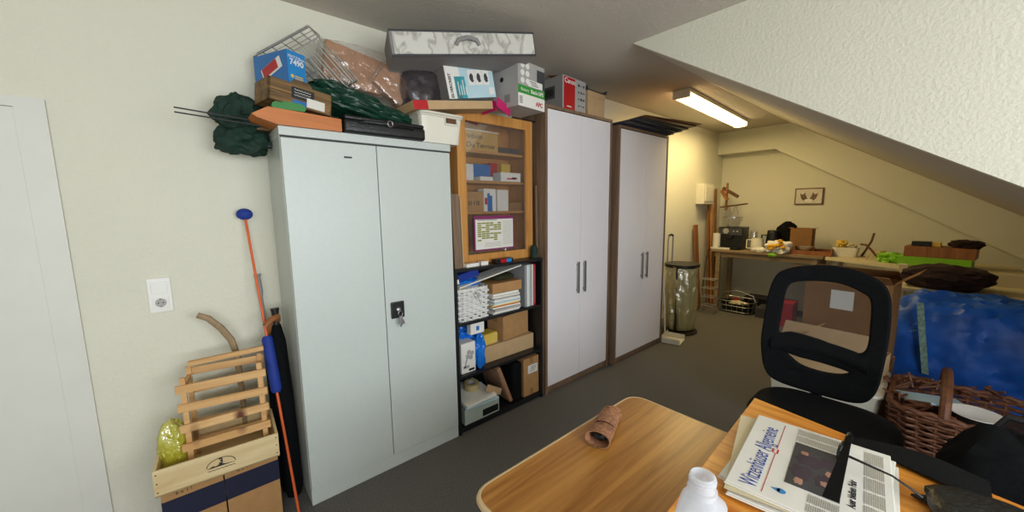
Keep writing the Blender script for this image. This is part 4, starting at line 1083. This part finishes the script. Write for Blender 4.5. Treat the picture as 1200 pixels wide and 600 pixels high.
# back: a plate with two openings (curve fill), bent and leaning back
def spl(cu, pts):
    s_ = cu.splines.new('POLY'); s_.points.add(len(pts)-1)
    for i, p in enumerate(pts): s_.points[i].co = (p[0], p[1], 0, 1)
    s_.use_cyclic_u = True
def smoothloop(pts, n=6):
    out = []; N = len(pts)
    for i in range(N):
        p0, p1, p2, p3 = [Vector(pts[(i+k-1) % N]) for k in range(4)]
        for k in range(n):
            f = k/n
            out.append(tuple(.5*((2*p1)+(-p0+p2)*f+(2*p0-5*p1+4*p2-p3)*f*f+(-p0+3*p1-3*p2+p3)*f**3)))
    return out
# u to the photo's right, v up; metres
outer = smoothloop([(-.255, .20), (-.262, .40), (-.245, .56), (-.19, .625), (-.05, .655), (.07, .652), (.19, .615), (.245, .55), (.262, .40), (.258, .20), (.235, .06), (.17, .0), (0, -.015), (-.17, .0), (-.235, .06)])
hole1 = smoothloop([(-.20, .27), (-.205, .42), (-.195, .53), (-.15, .575), (-.04, .592), (.06, .590), (.15, .56), (.195, .52), (.208, .40), (.205, .27), (.14, .235), (0, .262), (-.13, .275)])
hole2 = smoothloop([(-.165, .185), (-.08, .17), (.03, .165), (.15, .15), (.12, .11), (.03, .09), (-.07, .10), (-.13, .14)])
def plate(loops, ext, bev):
    cu = bpy.data.curves.new('c', 'CURVE'); cu.dimensions = '2D'; cu.fill_mode = 'BOTH'; cu.extrude = ext; cu.bevel_depth = bev; cu.bevel_resolution = 3
    for l in loops: spl(cu, l)
    ob = bpy.data.objects.new('c', cu); COL.objects.link(ob); bpy.context.view_layer.update()
    me = bpy.data.meshes.new_from_object(ob.evaluated_get(bpy.context.evaluated_depsgraph_get())); bpy.data.objects.remove(ob)
    b = MB(); b.b.from_mesh(me); return b
def bend(b, off=0.):
    # (u,v,w) -> chair space: back stands at +x, faces -x, seen right is -y
    for v_ in b.b.verts:
        u, v2, w = v_.co
        x = .235+.19*v2*v2*.6+.10*v2 - .55*u*u + off + w
        x += -.035*math.exp(-((v2-.22)/.09)**2)
        v_.co = Vector((x, -u*.95, .585+v2))
    return b
fr = plate([outer, hole1, hole2], .006, .012)
bmesh.ops.triangulate(fr.b, faces=fr.b.faces[:])
bmesh.ops.subdivide_edges(fr.b, edges=[e for e in fr.b.edges if e.calc_length() > .05], cuts=2, use_grid_fill=True)
part('back_frame', bend(fr), 'black', t, smooth=False)
bk = bpy.data.objects['back_frame']; bk.data.materials[0] = M['blackf']
def meshfn(loop):
    cx = sum(p[0] for p in loop)/len(loop); cy = sum(p[1] for p in loop)/len(loop)
    b = MB(); n = len(loop); R = []
    for s_ in (1.03, .8, .6, .4, .2, .04): R.append([b.b.verts.new((cx+(p[0]-cx)*s_, cy+(p[1]-cy)*s_, 0)) for p in loop])
    for a, c in zip(R, R[1:]):
        for k in range(n): b.b.faces.new((a[k], a[(k+1) % n], c[(k+1) % n], c[k]))
    b.b.faces.new(R[-1]); return b
part('back_mesh', bend(meshfn(hole1), .004), 'mesh', t, smooth=True, label='see-through black mesh')
lbp = MB().grid(lambda u, v_: (-.215+.43*u, .175+.085*v_+.03*(1-(2*u-1)**2)*(1-.5*v_)-.02*u, -.02*math.sin(v_*PI)), 24, 6, .012)
part('lumbar_pad', bend(lbp), 'blackf', t, smooth=True)
part('back_support', MB().tube([(.05, 0, .45), (.22, 0, .455), (.285, 0, .50), (.285, 0, .60)], .022, 10, rs=[.03, .03, .028, .025]), 'black', t, smooth=True)

# ------------------------------------------------------------------ bin stand, broom
t = thing('sack_stand', 'black refuse sack stand with a half full translucent sack', 'waste bin', (4.62, 2.10, 0))
H1 = .86
part('ring', MB().tube([(x, y, H1-.02) for x, y, _, _ in perim(rrect(.40, .36, .16), 40)], .010, 8, closed=True), 'black', t, smooth=True)
part('lid', MB().prism([(x, y) for x, y, _, _ in perim(rrect(.42, .38, .17), 40)], H1-.008, H1+.012, 'xy').bevel(.004), 'black', t)
lg = MB().tube([(-.18, -.03, 0.02), (-.20, -.03, H1-.02)], .012, 8); part('leg', lg, 'black', t)
lg = MB().tube([(.17, -.10, 0.02), (.19, -.10, H1-.02)], .012, 8); part('leg', lg, 'black', t)
lg = MB().tube([(.02, .17, 0.02), (.02, .185, H1-.02)], .012, 8); part('leg', lg, 'black', t)
part('foot_ring', MB().lathe([(.001, 0), (.20, 0), (.205, .02), (.19, .03), (.001, .03)], (0, .0, 0), 30), 'black', t, smooth=True)
hb = MB().tube([(-.06, .165, H1), (-.06, .165, 1.16), (-.045, .165, 1.21), (0, .16, 1.225), (.05, .16, 1.21), (.065, .165, 1.16), (.065, .165, H1)], .009, 8)
hh = part('push_handle', hb, 'grey', t, smooth=True)
part('grip', MB().tube([(-.045, .165, 1.212), (0, .16, 1.226), (.05, .16, 1.212)], .014, 8), 'black', hh, smooth=True)
def sack(u, v_):
    a = 2*PI*u; z = .05+v_*(H1-.08)
    r = (.155+.03*math.sin(v_*PI*.9))*(1+.09*noise.noise(Vector((math.cos(a)*3, math.sin(a)*3, z*4)))+.05*math.sin(a*9+z*6)+.07*noise.noise(Vector((math.cos(a)*7, math.sin(a)*7, z*11))))
    return (r*math.cos(a)*1.1, r*math.sin(a), z)
part('sack', MB().grid(sack, 96, 48, wrap=True), 'binbag', t, smooth=True)
part('sack_rim', MB().grid(lambda u, v_: ((.205+.006*math.sin(40*u))*math.cos(2*PI*u), (.185+.006*math.sin(37*u))*math.sin(2*PI*u), H1-.075+v_*.06+.008*math.sin(30*u)), 60, 2, wrap=True), 'binbag', t, smooth=True)
rub = part('rubbish', MB().lump((0, 0, .22), (.27, .25, .36), seed=91, amp=.35, freq=2.4, fine=.1), mat('sack_rubbish', '#8F8A55', .6, var=.6, vscale=14), t, smooth=True)
part('rubbish', MB().lump((.03, 0, .52), (.22, .2, .26), seed=93, amp=.35, freq=2.4, fine=.1), mat('sack_paper', '#9C9A86', .6, var=.5, vscale=12), t, smooth=True)
# broom and dust pan
t = thing('broom', 'upright brush with a thin white handle beside the far white cabinet', 'broom', (4.13, 2.14, 0), (0, 0, .3))
part('handle', MB().tube([(0, 0, .06), (-.0, .02, 1.0)], .010, 8), 'wplastic', t)
part('grip', MB().tube([(-.0, .02, .98), (.0, .02, 1.0), (.07, .0, 1.07)], .011, 8), 'black', t)
part('brush_head', MB().box((0, 0, .04), (.16, .05, .045)).bevel(.008), 'red', t)
t = thing('dustpan', 'white long-handled dustpan standing in front of the sack stand', 'dustpan', (4.19, 1.97, 0), (0, 0, .2))
dp = MB().box((0, 0, .006), (.24, .20, .01)); dp.box((-.118, .0, .035), (.008, .20, .06)); dp.box((.118, 0, .035), (.008, .20, .06)); dp.box((0, .098, .045), (.24, .008, .08))
part('pan', dp.bevel(.003), 'wplastic', t)
part('handle', MB().tube([(0, .098, .07), (-.06, .10, .45), (-.10, .12, .85)], .010, 8), 'wplastic', t)

# ------------------------------------------------------------------ far corner
t = thing('electric_box', 'white electric box on the wall above the leaning boards', 'box', (6.02, WY-.06, 1.76))
part('case', MB().box((0, 0, 0), (.36, .12, .30)).bevel(.008), 'wplastic', t)
part('cover', MB().box((0, -.064, 0), (.28, .012, .22)).bevel(.004), 'wplastic', t)
for i, (x, y, zh, w_, m_, lab, ty, tx) in enumerate((
    (6.18, 2.36, 1.60, .07, 'redwood', 'tall reddish board leaning in the corner, nearest the wall box', -.05, .0),
    (6.31, 2.37, 1.74, .05, 'beech', 'tall light board leaning in the corner beside the reddish one', -.05, .0),
    (6.44, 2.385, 1.85, .06, 'redwood', 'tallest reddish board leaning in the corner', -.04, .02),
    (5.80, 2.36, 1.30, .12, 'redwood', 'short wide reddish board leaning left of the workbench', -.08, .0))):
    b = MB().box((0, 0, zh/2), (w_, .022, zh)).bevel(.003 if i < 3 else .006)
    tag(part('leaning_board', b, m_), lab, 'board', 'boards leaning in the far corner', loc=(x, y, .003), rot=(ty, tx, 0))
t = thing('coat_hooks', 'dark wooden slats and wire hangers hooked up beside the wall box', 'rack', (6.42, 2.22, 1.70))
part('arm', MB().box((0, 0, .10), (.09, .34, .05), (.50, 0, 0)), 'darkwood', t); part('arm', MB().box((-.10, .08, .05), (.06, .22, .05), (.9, 0, 0)), 'redwood', t)
part('upright', MB().box((-.03, .06, .02), (.05, .03, .5)), 'redwood', t)
t.scale = (.8, .72, .85)
ring = [(-.06+.15*math.cos(a), -.10+.26*math.sin(a), -.14-.03*math.sin(a)) for a in [2*PI*k/24 for k in range(24)]]
part('wire_ring', MB().tube(ring, .010, 6, closed=True), 'darkwood', t)
for dy in (-.02, -.16):
    part('wire_hanger', MB().tube([(-.1, dy, -.13), (-.1, dy-.05, -.30), (-.1, dy+.07, -.32), (-.1, dy, -.13)], .006, 6), 'steel', t)

# workbench
TZ = .915
t = thing('workbench', 'worn wooden workbench carrying the coffee machine along the far wall', 'table', (6.4, 1.64, 0))
part('tabletop', MB().bx(-.30, .28, -.66, .69, TZ-.035, TZ).bevel(.003), 'bench', t)
part('apron', MB().bx(-.26, -.24, -.62, .66, TZ-.11, TZ-.036), 'bench', t)
for x, y in ((-.25, .60), (-.25, -.58), (.24, .60), (.24, -.58)): part('leg', MB().box((x, y, (TZ-.036)/2), (.06, .06, TZ-.036)), 'bench', t)
z = TZ+.0005
t = thing('coffee_machine', 'black and steel coffee machine with a clear bean hopper on the workbench', 'coffee machine', (6.33, 2.12, z))
part('body', MB().box((.03, 0, .17), (.28, .34, .34)).bevel(.012), 'black', t)
part('front_panel', MB().box((-.115, 0, .27), (.012, .32, .10)).bevel(.003), 'dgrey', t)
part('spout', MB().box((-.13, 0, .20), (.05, .09, .05)).bevel(.006), 'black', t)
part('drip_tray', MB().box((-.13, 0, .02), (.10, .28, .035)).bevel(.004), 'black', t)
part('knob', MB().cyl((-.122, .05, .28), (-.15, .05, .28), .042, seg=24), 'chrome', t, smooth=True)
part('button', MB().cyl((-.122, -.05, .28), (-.13, -.05, .28), .012), 'chrome', t); part('button', MB().cyl((-.122, -.10, .28), (-.13, -.10, .28), .012), 'chrome', t)
part('bean_hopper', MB().lathe([(.08, 0), (.13, .10), (.13, .13), (.001, .135)], (.03, .02, .341), 24), 'clear', t, smooth=True)
part('hopper_lid', MB().lathe([(.135, 0), (.135, .015), (.001, .02)], (.03, .02, .478), 24), 'chrome', t, smooth=True)
# white roll on stand & white cable
t = thing('paper_roll', 'white upright kitchen roll at the left end of the workbench', 'kitchen roll', (6.22, 2.31, z))
part('roll', MB().lathe([(.02, 0), (.055, 0), (.055, .24), (.02, .24)], seg=24), 'white', t, smooth=True)
tag(part('power_strip', MB().box((0, 0, .015), (.05, .26, .03)).bevel(.006), 'wplastic'), 'white power strip at the left front of the workbench', 'power strip', loc=(6.14, 2.22, z), rot=(0, 0, .2))
cb = MB().tube([(6.14, 2.34, TZ+.01), (6.08, 2.37, TZ-.02), (6.06, 2.39, .7), (6.05, 2.40, .45), (6.06, 2.43, .20), (6.08, 2.45, .012), (6.2, 2.44, .008)], .006, 6)
tag(part('cable', cb, 'black', smooth=True), 'black cable drooping from the left end of the workbench', 'cable')
def jug(name, lab, x, y, r, h, m_, cat, lid=None):
    t = thing(name, lab, cat, (x, y, z))
    part('body', MB().lathe([(r*.92, 0), (r, .01), (r, h*.6), (r*.86, h), (r*.82, h), (r*.94, h*.6), (r*.92, .012), (.001, .012)], seg=26), m_, t, smooth=True)
    part('handle', MB().tube([(0, r*.9, h*.85), (0, r*1.7, h*.85), (0, r*1.75, h*.2), (0, r*.95, h*.2)], r*.13, 8), lid or m_, t, smooth=True)
    if lid: part('lid', MB().lathe([(r*.9, 0), (r*.8, h*.12), (.001, h*.14)], (0, 0, h), 20), lid, t, smooth=True)
    return t
jug('pitcher', 'white pitcher with a big handle in front on the workbench', 6.22, 1.76, .075, .19, 'wplastic', 'pitcher')
jug('glass_jug', 'clear glass jug just right of the coffee machine', 6.46, 1.875, .06, .26, 'clear', 'jug', 'clear')
jug('glass_pot', 'round glass coffee pot behind the white pitcher', 6.50, 1.73, .075, .20, 'clear', 'pot', 'grey')
jug('kettle', 'black electric kettle behind the flowers on the workbench', 6.38, 1.61, .08, .27, 'black', 'kettle', 'black')
tag(part('black_bag', MB().lump((0, 0, .20), (.20, .28, .46), p=2.2, seed=101, amp=.3, freq=1.5), 'blackf', smooth=True), 'soft black bag leaning beside the kettle on the workbench', 'bag', loc=(6.54, 1.50, z), rot=(.1, 0, 0))
# flower print packet
t = thing('flower_bag', 'white shopping bag with yellow flower print lying over the bench edge', 'bag', (6.20, 1.50, z))
part('bag', MB().lump((-.02, -.02, .075), (.22, .32, .20), seed=111, amp=.3, freq=1.8, fine=.05), 'white', t, smooth=True)
part('handles_part', MB().lump((-.03, .20, .03), (.12, .20, .07), seed=112, amp=.3), 'white', t, smooth=True)
g = MB(); random.seed(8)
for k in range(9): g.lump((-.135-.002*k+random.uniform(0, .012), -.02+random.uniform(-.09, .09), .11+random.uniform(-.05, .07)), (.03, .06, .05), seed=k, amp=.3, sub=2, flat=False)
part('yellow_flowers', g, mat('flower_yellow', '#E5A91E', .6, var=.3, vscale=30), t, smooth=True)
part('green_leaf', MB().lump((-.14, .02, -.02), (.03, .11, .05), seed=3, sub=3, amp=.3, flat=False), 'lime', t, smooth=True)
t = carton('cardboard_box', 'open upright brown cardboard box on the workbench', (6.40, 1.26, z+.06), (0, 0, -PI/2), (.24, .20, .33), 'cartond', flaps=[(.1, 1, 0), (.2, -1, 0)], ql=.14)
# red tray below it
t = thing('red_tray', 'low reddish wooden tray holding the brown box and pan', 'tray', (6.35, 1.18, z))
tb = MB().box((0, 0, .006), (.36, .52, .012)); tb.box((-.175, 0, .03), (.012, .52, .055)); tb.box((.175, 0, .03), (.012, .52, .055)); tb.box((0, -.255, .045), (.36, .012, .085)); tb.box((0, .255, .03), (.36, .012, .055))
part('tray', tb, 'redwood', t)
bpy.data.objects['red_tray'].location = (6.36, 1.17, z)
for o in bpy.data.objects:
    if o.get('label') == 'open upright brown cardboard box on the workbench': o.location = (6.42, 1.27, z+.0125)
t = thing('steel_pan', 'shallow stainless steel pan in front of the open brown box', 'pan', (6.20 if False else 6.245, 1.20, z+.0125))
part('pan', MB().lathe([(.001, 0), (.04, 0), (.05, .09), (.054, .095), (.048, .09), (.038, .006), (.001, .006)], seg=28), 'chrome', t, smooth=True)
t.scale = (1, 2.2, 1)
# picture on the wall
t = thing('picture', 'small landscape picture of two foxes facing each other on the far wall', 'picture', (FX-.012, 1.31, 1.70), (PI/2, 0, -PI/2))
part('frame', MB().box((0, 0, 0), (.33, .235, .02)).bevel(.003), 'darkwood', t)
part('print', MB().box((0, 0, .0108), (.30, .205, .002)), mat('print_pale', '#D6CEC2', .6, var=.1, vscale=12), t)
def fox(s_):
    pts = [(.01, -.07), (.03, -.075), (.06, -.06), (.085, -.03), (.095, .0), (.10, .05), (.08, .025), (.06, .03), (.045, .06), (.038, .02), (.025, -.01), (.012, -.03)]
    return [(s_*x, y) for x, y in pts]
for s_ in (-1, 1):
    b = MB().prism(fox(s_), .012, .0135, 'xy'); part('fox_shape', b, mat('fox_brown', '#6B5A4C', .8, var=.4, vscale=40), t)
part('pale_muzzles', MB().lump((0, -.06, .0135), (.10, .045, .002), sub=3, amp=.1, flat=False), 'white', t)
# under the bench
t = thing('shopping_basket', 'chrome wire basket with odds and ends on the floor under the workbench', 'basket', (6.13, 1.93, 0))
Pb = [(x, y) for x, y, _, _ in perim(rrect(.34, .44, .10), 40)]
b = MB()
for f in (.02, .10, .17): b.tube([(x*(1+f*.6), y*(1+f*.6), .008+f) for x, y in Pb], .005, 6, closed=True)
for k in range(0, 40, 2): b.tube([(Pb[k][0], Pb[k][1], .01), (Pb[k][0]*1.1, Pb[k][1]*1.1, .178)], .003, 5)
part('wires', b, 'chrome', t)
part('base', MB().prism(Pb, .002, .008, 'xy'), 'black', t)
part('liner', MB().grid(lambda u, v_: (.165*(1+.06*v_)*math.cos(2*PI*u), .215*(1+.06*v_)*math.sin(2*PI*u), .01+.13*v_), 40, 3, wrap=True), 'black', t)
part('handle', MB().tube([(0, -.235, .175), (0, -.2, .26), (0, 0, .31), (0, .2, .26), (0, .235, .175)], .008, 8), 'chrome', t, smooth=True)
tag(part('cloth_bundle', MB().lump((0, 0, 0), (.16, .24, .10), seed=121, amp=.3), 'cream', smooth=True), 'cream bundle lying in the wire basket under the bench', 'bundle', loc=(6.08, 1.90, .12))
tag(part('red_can', MB().cyl((0, 0, 0), (0, 0, .13), .035), 'red'), 'red can standing in the wire basket under the bench', 'can', loc=(6.20, 1.97, .05))
t = thing('metal_shelf', 'low chrome wire stand on the floor behind the refuse sack', 'stand', (5.72, 2.18, 0))
b = MB()
for sy in (-.09, .09):
    for sx in (-.06, .06): b.tube([(sx, sy, 0), (sx, sy, .52)], .006, 6)
for zz in (.12, .25, .38, .51): b.tube([(-.06, -.09, zz), (.06, -.09, zz), (.06, .09, zz), (-.06, .09, zz)], .006, 6, closed=True)
part('frame', b, 'chrome', t)
carton('dark_box', 'long dark grey box on the floor under the workbench', (6.12, 1.50, 0), (0, 0, 0), (.30, .30, .14), 'dgrey', False, cat='box')
carton('dark_crate', 'black flat case lying behind the dark grey box', (6.46, 1.60, 0), (0, 0, 0), (.28, .62, .20), 'black', False, cat='case')
carton('red_box', 'dark red box on the floor at the right of the dark grey box', (5.85, 1.24, 0), (0, 0, 0), (.22, .14, .32), 'red', False, cat='box')

# cream side table along the far wall
t = thing('cream_table', 'long cream topped table right of the workbench', 'table', (6.3, .2, 0))
part('tabletop', MB().prism([(-.18, .76), (-.56, -.0), (-.80, -.75), (.27, -.75), (.27, .76)], .875, .912, 'xy').bevel(.003), 'cream', t)
for x, y in ((-.10, .66), (-.70, -.68), (.21, .66), (.21, -.68)): part('leg', MB().box((x, y, .437), (.06, .06, .874)), 'cream', t)
z = .9125
t = thing('white_basket', 'white basket holding yellow cloths on the cream table', 'basket', (6.40, .87 if False else .80, z))
part('tub', tub(.20, .22, .22, .25, .12), 'wplastic', t, smooth=True)
tag(part('yellow_cloth', MB().lump((0, 0, 0), (.16, .12, .12), seed=131, amp=.3), 'yellow', smooth=True), 'yellow cloth in the white basket on the cream table', 'cloth', loc=(6.40, .85, z+.15))
tag(part('cream_cloth', MB().lump((0, 0, 0), (.14, .10, .08), seed=132, amp=.3), 'cream', smooth=True), 'cream cloth beside the yellow one in the white basket', 'cloth', loc=(6.40, .75, z+.13))
stk = MB().tube([(6.50, .66, z), (6.54, .62, z+.10), (6.56, .585, z+.20), (6.57, .57, z+.30)], .012, 6)
tag(part('curved_stick', stk, 'darkwood', smooth=True), 'curved dark stick standing right of the white basket', 'stick')
t = thing('twig_bunch', 'bent twig ornament with pale dried stems on the cream table', 'ornament', (6.2, .55, z))
part('twig', MB().tube([(0, .10, .18), (0, .05, .175), (0, .0, .12), (0, -.05, .05), (0, -.08, .0)], .012, 6), 'brown', t, smooth=True)
part('stems', MB().tube([(0, .04, .0), (0, .01, .08), (0, -.04, .12), (-.02, -.10, .08)], .008, 6).tube([(0, .0, .0), (0, -.04, .07), (0, -.09, .11)], .007, 6), 'palewood', t, smooth=True)
part('dried_head', MB().lump((0, -.11, .09), (.06, .07, .06), seed=4, amp=.3, sub=3), 'olive', t, smooth=True)
tag(part('green_bag_small', MB().lump((0, 0, .05), (.16, .24, .13), seed=141, amp=.4, freq=2), 'lime', smooth=True), 'lime green plastic bag left of the green crate', 'bag', loc=(6.05, .36, z))
bpy.data.objects['green_bag_small'].name = 'plastic_bag.001'
carton('green_crate', 'flat lime green box under the brown box on the cream table', (6.0, .03, z), (0, 0, -.1), (.30, .52, .10), 'lime', False, cat='box')
carton('brown_box', 'long red-brown box on the lime green box', (6.0, -.0, z+.101), (0, 0, -.1), (.28, .50, .11), 'redwood', False, cat='box')
carton('black_box', 'small black box on the left of the red-brown box', (5.98, .14, z+.212), (0, 0, -.1), (.10, .14, .05), 'black', False, cat='box')
carton('gold_box', 'small golden box beside the small black one', (5.98, .03, z+.212), (0, 0, -.1), (.08, .06, .045), 'yellow', False, cat='box')
tag(part('dark_heap', MB().lump((0, 0, .03), (.2, .24, .10), p=2.4, seed=151, amp=.2), 'brownheap', smooth=True), 'dark crumpled cloth at the right of the red-brown box', 'cloth', loc=(5.97, -.17, z+.215))

# ------------------------------------------------------------------ clutter behind the chair
t = thing('white_tub', 'white plastic storage crate on the floor behind the chair', 'crate', (3.22, .43, 0))
part('tub', tub(.44, .46, .52, .56, .44), 'wplastic', t, smooth=True)
part('lid', MB().prism(rrect(.54, .58, .05), .442, .46, 'xy').bevel(.004), 'wplastic', t)
t = carton('cardboard_box', 'wide flat open cardboard box lying on the white crate behind the chair', (3.20, .42, .461), (0, 0, -.1), (.40, .50, .16), 'cartonp', flaps=[(2.2, -1, 0), (2.5, 0, 1)])
dm = (.52, .30, .52)
t = carton('cardboard_box', 'large open cardboard box with a white label behind the chair mesh', (3.70, .41, .46), (0, 0, -PI/2-.08), (.48, .30, .58), 'cartond', flaps=[(.45, 0, -1), (.25, -1, 0), (.7, 1, 0), (2.6, 0, 1)])
o = t
decal(o, (.48, .30, .58), 'white_label', 'F', .33, .60, .62, .86, 'white')
decal(o, (.48, .30, .58), 'tape_strip', 'F', .05, .95, .93, .99, 'tape')
carton('cardboard_box', 'plain closed cardboard box carrying the large open one', (3.72, .41, 0), (0, 0, -PI/2), (.52, .32, .458), 'cartond', True)
# blue bag
t = thing('shopping_bag', 'large bulging blue plastic carrier bag with pale strap at the right', 'bag', (4.27, -.19, 0))
part('bag', MB().lump((0, 0, .42), (.60, .84, .98), p=4, seed=161, amp=.10, freq=1.9, fine=.03, sub=5), 'bluebag', t, smooth=True)
part('strap', MB().grid(lambda u, v_: (-.318-.02*math.sin(u*PI), .235+.035*v_-.07*u, .87-.52*u), 16, 2, .003), mat('strap_pale', '#7E9A8C', .6, var=.4, vscale=60), t, smooth=True)
tag(part('dark_clothes', MB().lump((0, 0, .06), (.46, .56, .22), p=2.4, seed=171, amp=.2, freq=1.8, fine=.04), 'brownheap', smooth=True), 'heap of dark brown leathery cloth on the cream bench', 'clothes', loc=(4.98, -.05, .877))
t = thing('cream_bench', 'low cream bench with a raised corner post under the dark clothes', 'bench', (5.10, -.17, 0))
part('seat_board', MB().bx(-.35, .35, -.62, .42, .815, .84), 'cream', t)
part('back_rail', MB().bx(.28, .31, -.62, .42, .84, .95), 'cream', t)
part('corner_post', MB().box((.30, .40, .49), (.07, .07, .98)).bevel(.006), 'cream', t)
for x, y in ((-.31, .38), (-.31, -.58), (.30, -.58)): part('leg', MB().box((x, y, .407), (.06, .06, .814)), 'cream', t)
# wicker basket
t = thing('wicker_basket', 'large brown wicker basket with a thick arched handle at the right', 'basket', (3.17, -.23, 0))
random.seed(21)
wicker(t, .50, .60, .46, .16, 26, 34, .0085, 'brown', jit=.004, rim=.020)
hp = [(.0+.29*math.cos(a)*-1,   .14, .47+.15*math.sin(a)) for a in [PI*k/14 for k in range(15)]]
part('handle', MB().tube(hp, .022, 8), 'brown', t, smooth=True)
ss = MB(); random.seed(31)
for k in range(70):
    a = random.random()*2*PI; x, y = .30*math.cos(a), .36*math.sin(a)
    ss.tube([(x, y, .42+random.random()*.08), (x*.93+random.uniform(-.06, .06), y*.93+random.uniform(-.09, .09), .44+random.random()*.08)], .007, 5)
part('loose_willow', ss, 'brown', t, smooth=True)['kind'] = 'stuff'
tag(part('white_papers', MB().box((0, 0, 0), (.14, .26, .012), (0, .05, .4)), 'paleblue'), 'pale blue papers sticking out of the wicker basket', 'papers', loc=(3.14, -.04, .46))
tag(part('white_plate', MB().lathe([(.001, 0), (.05, 0), (.10, .014), (.10, .018), (.05, .006), (.001, .005)], seg=28), 'white', smooth=True), 'white dish lying in the wicker basket', 'dish', loc=(3.02, -.20, .475))
tag(part('basket_filling', MB().lump((0, 0, .20), (.42, .50, .44), seed=181, amp=.12), 'brownheap', smooth=True), 'dark brown cloth filling the wicker basket', 'cloth', loc=(3.17, -.23, .02))
# rucksack near right
t = thing('rucksack', 'dark grey rucksack standing at the right of the desk', 'rucksack', (2.13, -.26, 0))
part('body', MB().lump((0, 0, .38), (.30, .40, .80), p=3.5, seed=191, amp=.10), 'blackf', t, smooth=True)
part('pocket', MB().lump((-.14, .0, .26), (.12, .30, .36), p=3.5, seed=192, amp=.1), 'black', t, smooth=True)
part('strap', MB().tube([(.0, .08, .76), (.0, .05, .83), (0, -.05, .83), (0, -.08, .76)], .012, 8), 'black', t, smooth=True)

# ------------------------------------------------------------------ light
def area(name, loc, rot, sx, sy, power, col):
    l = bpy.data.lights.new(name, 'AREA'); l.shape = 'RECTANGLE'; l.size = sx; l.size_y = sy; l.energy = power; l.color = col
    o = bpy.data.objects.new(name, l); COL.objects.link(o); o.location = loc; o.rotation_euler = rot; return o
# daylight entering through the dormer window (pointing into the room, +y)
area('window_daylight', ((x0+x1)/2, SY-.14, (z0+z1)/2), (PI/2+.0, 0, 0), x1-x0-.1, z1-z0-.1, 128, (.93, .97, 1.0))
l = bpy.data.objects['window_daylight']; l.rotation_euler = (PI/2, 0, PI) if False else (-PI/2, 0, PI)
# the ceiling lamp's tube
tl = area('lamp_tube', (4.84, 1.89, CZ-.098), (0, 0, yaw), L-.1, .12, 30, (1.0, .76, .34))

W = bpy.data.worlds.new('World'); SC.world = W; W.use_nodes = True
bg = W.node_tree.nodes['Background']; bg.inputs[0].default_value = (.62, .78, 1, 1); bg.inputs[1].default_value = 1.0

# ------------------------------------------------------------------ camera
cam = bpy.data.cameras.new('camera'); co = bpy.data.objects.new('camera', cam); COL.objects.link(co); SC.camera = co
cam.sensor_fit = 'HORIZONTAL'; cam.sensor_width = 36; cam.lens = 435/1200*36; cam.clip_start = .02
Rm = Matrix(((0.75749573, -0.093573, 0.6460993), (-0.65271915, -0.08950266, 0.75229448), (-0.01256685, -0.99158125, -0.12887477)))
# columns: image right, image down, forward
r_, d_, f_ = Rm.col[0].copy(), Rm.col[1].copy(), Rm.col[2].copy()
mw = Matrix((( r_.x, -d_.x, -f_.x, 0), (r_.y, -d_.y, -f_.y, 0), (r_.z, -d_.z, -f_.z, 1.59), (0, 0, 0, 1)))
co.matrix_world = mw
SC.view_settings.view_transform = 'Standard'; SC.view_settings.look = 'None'; SC.view_settings.exposure = 0.0; SC.view_settings.gamma = 1
SC.view_settings.use_curve_mapping = False
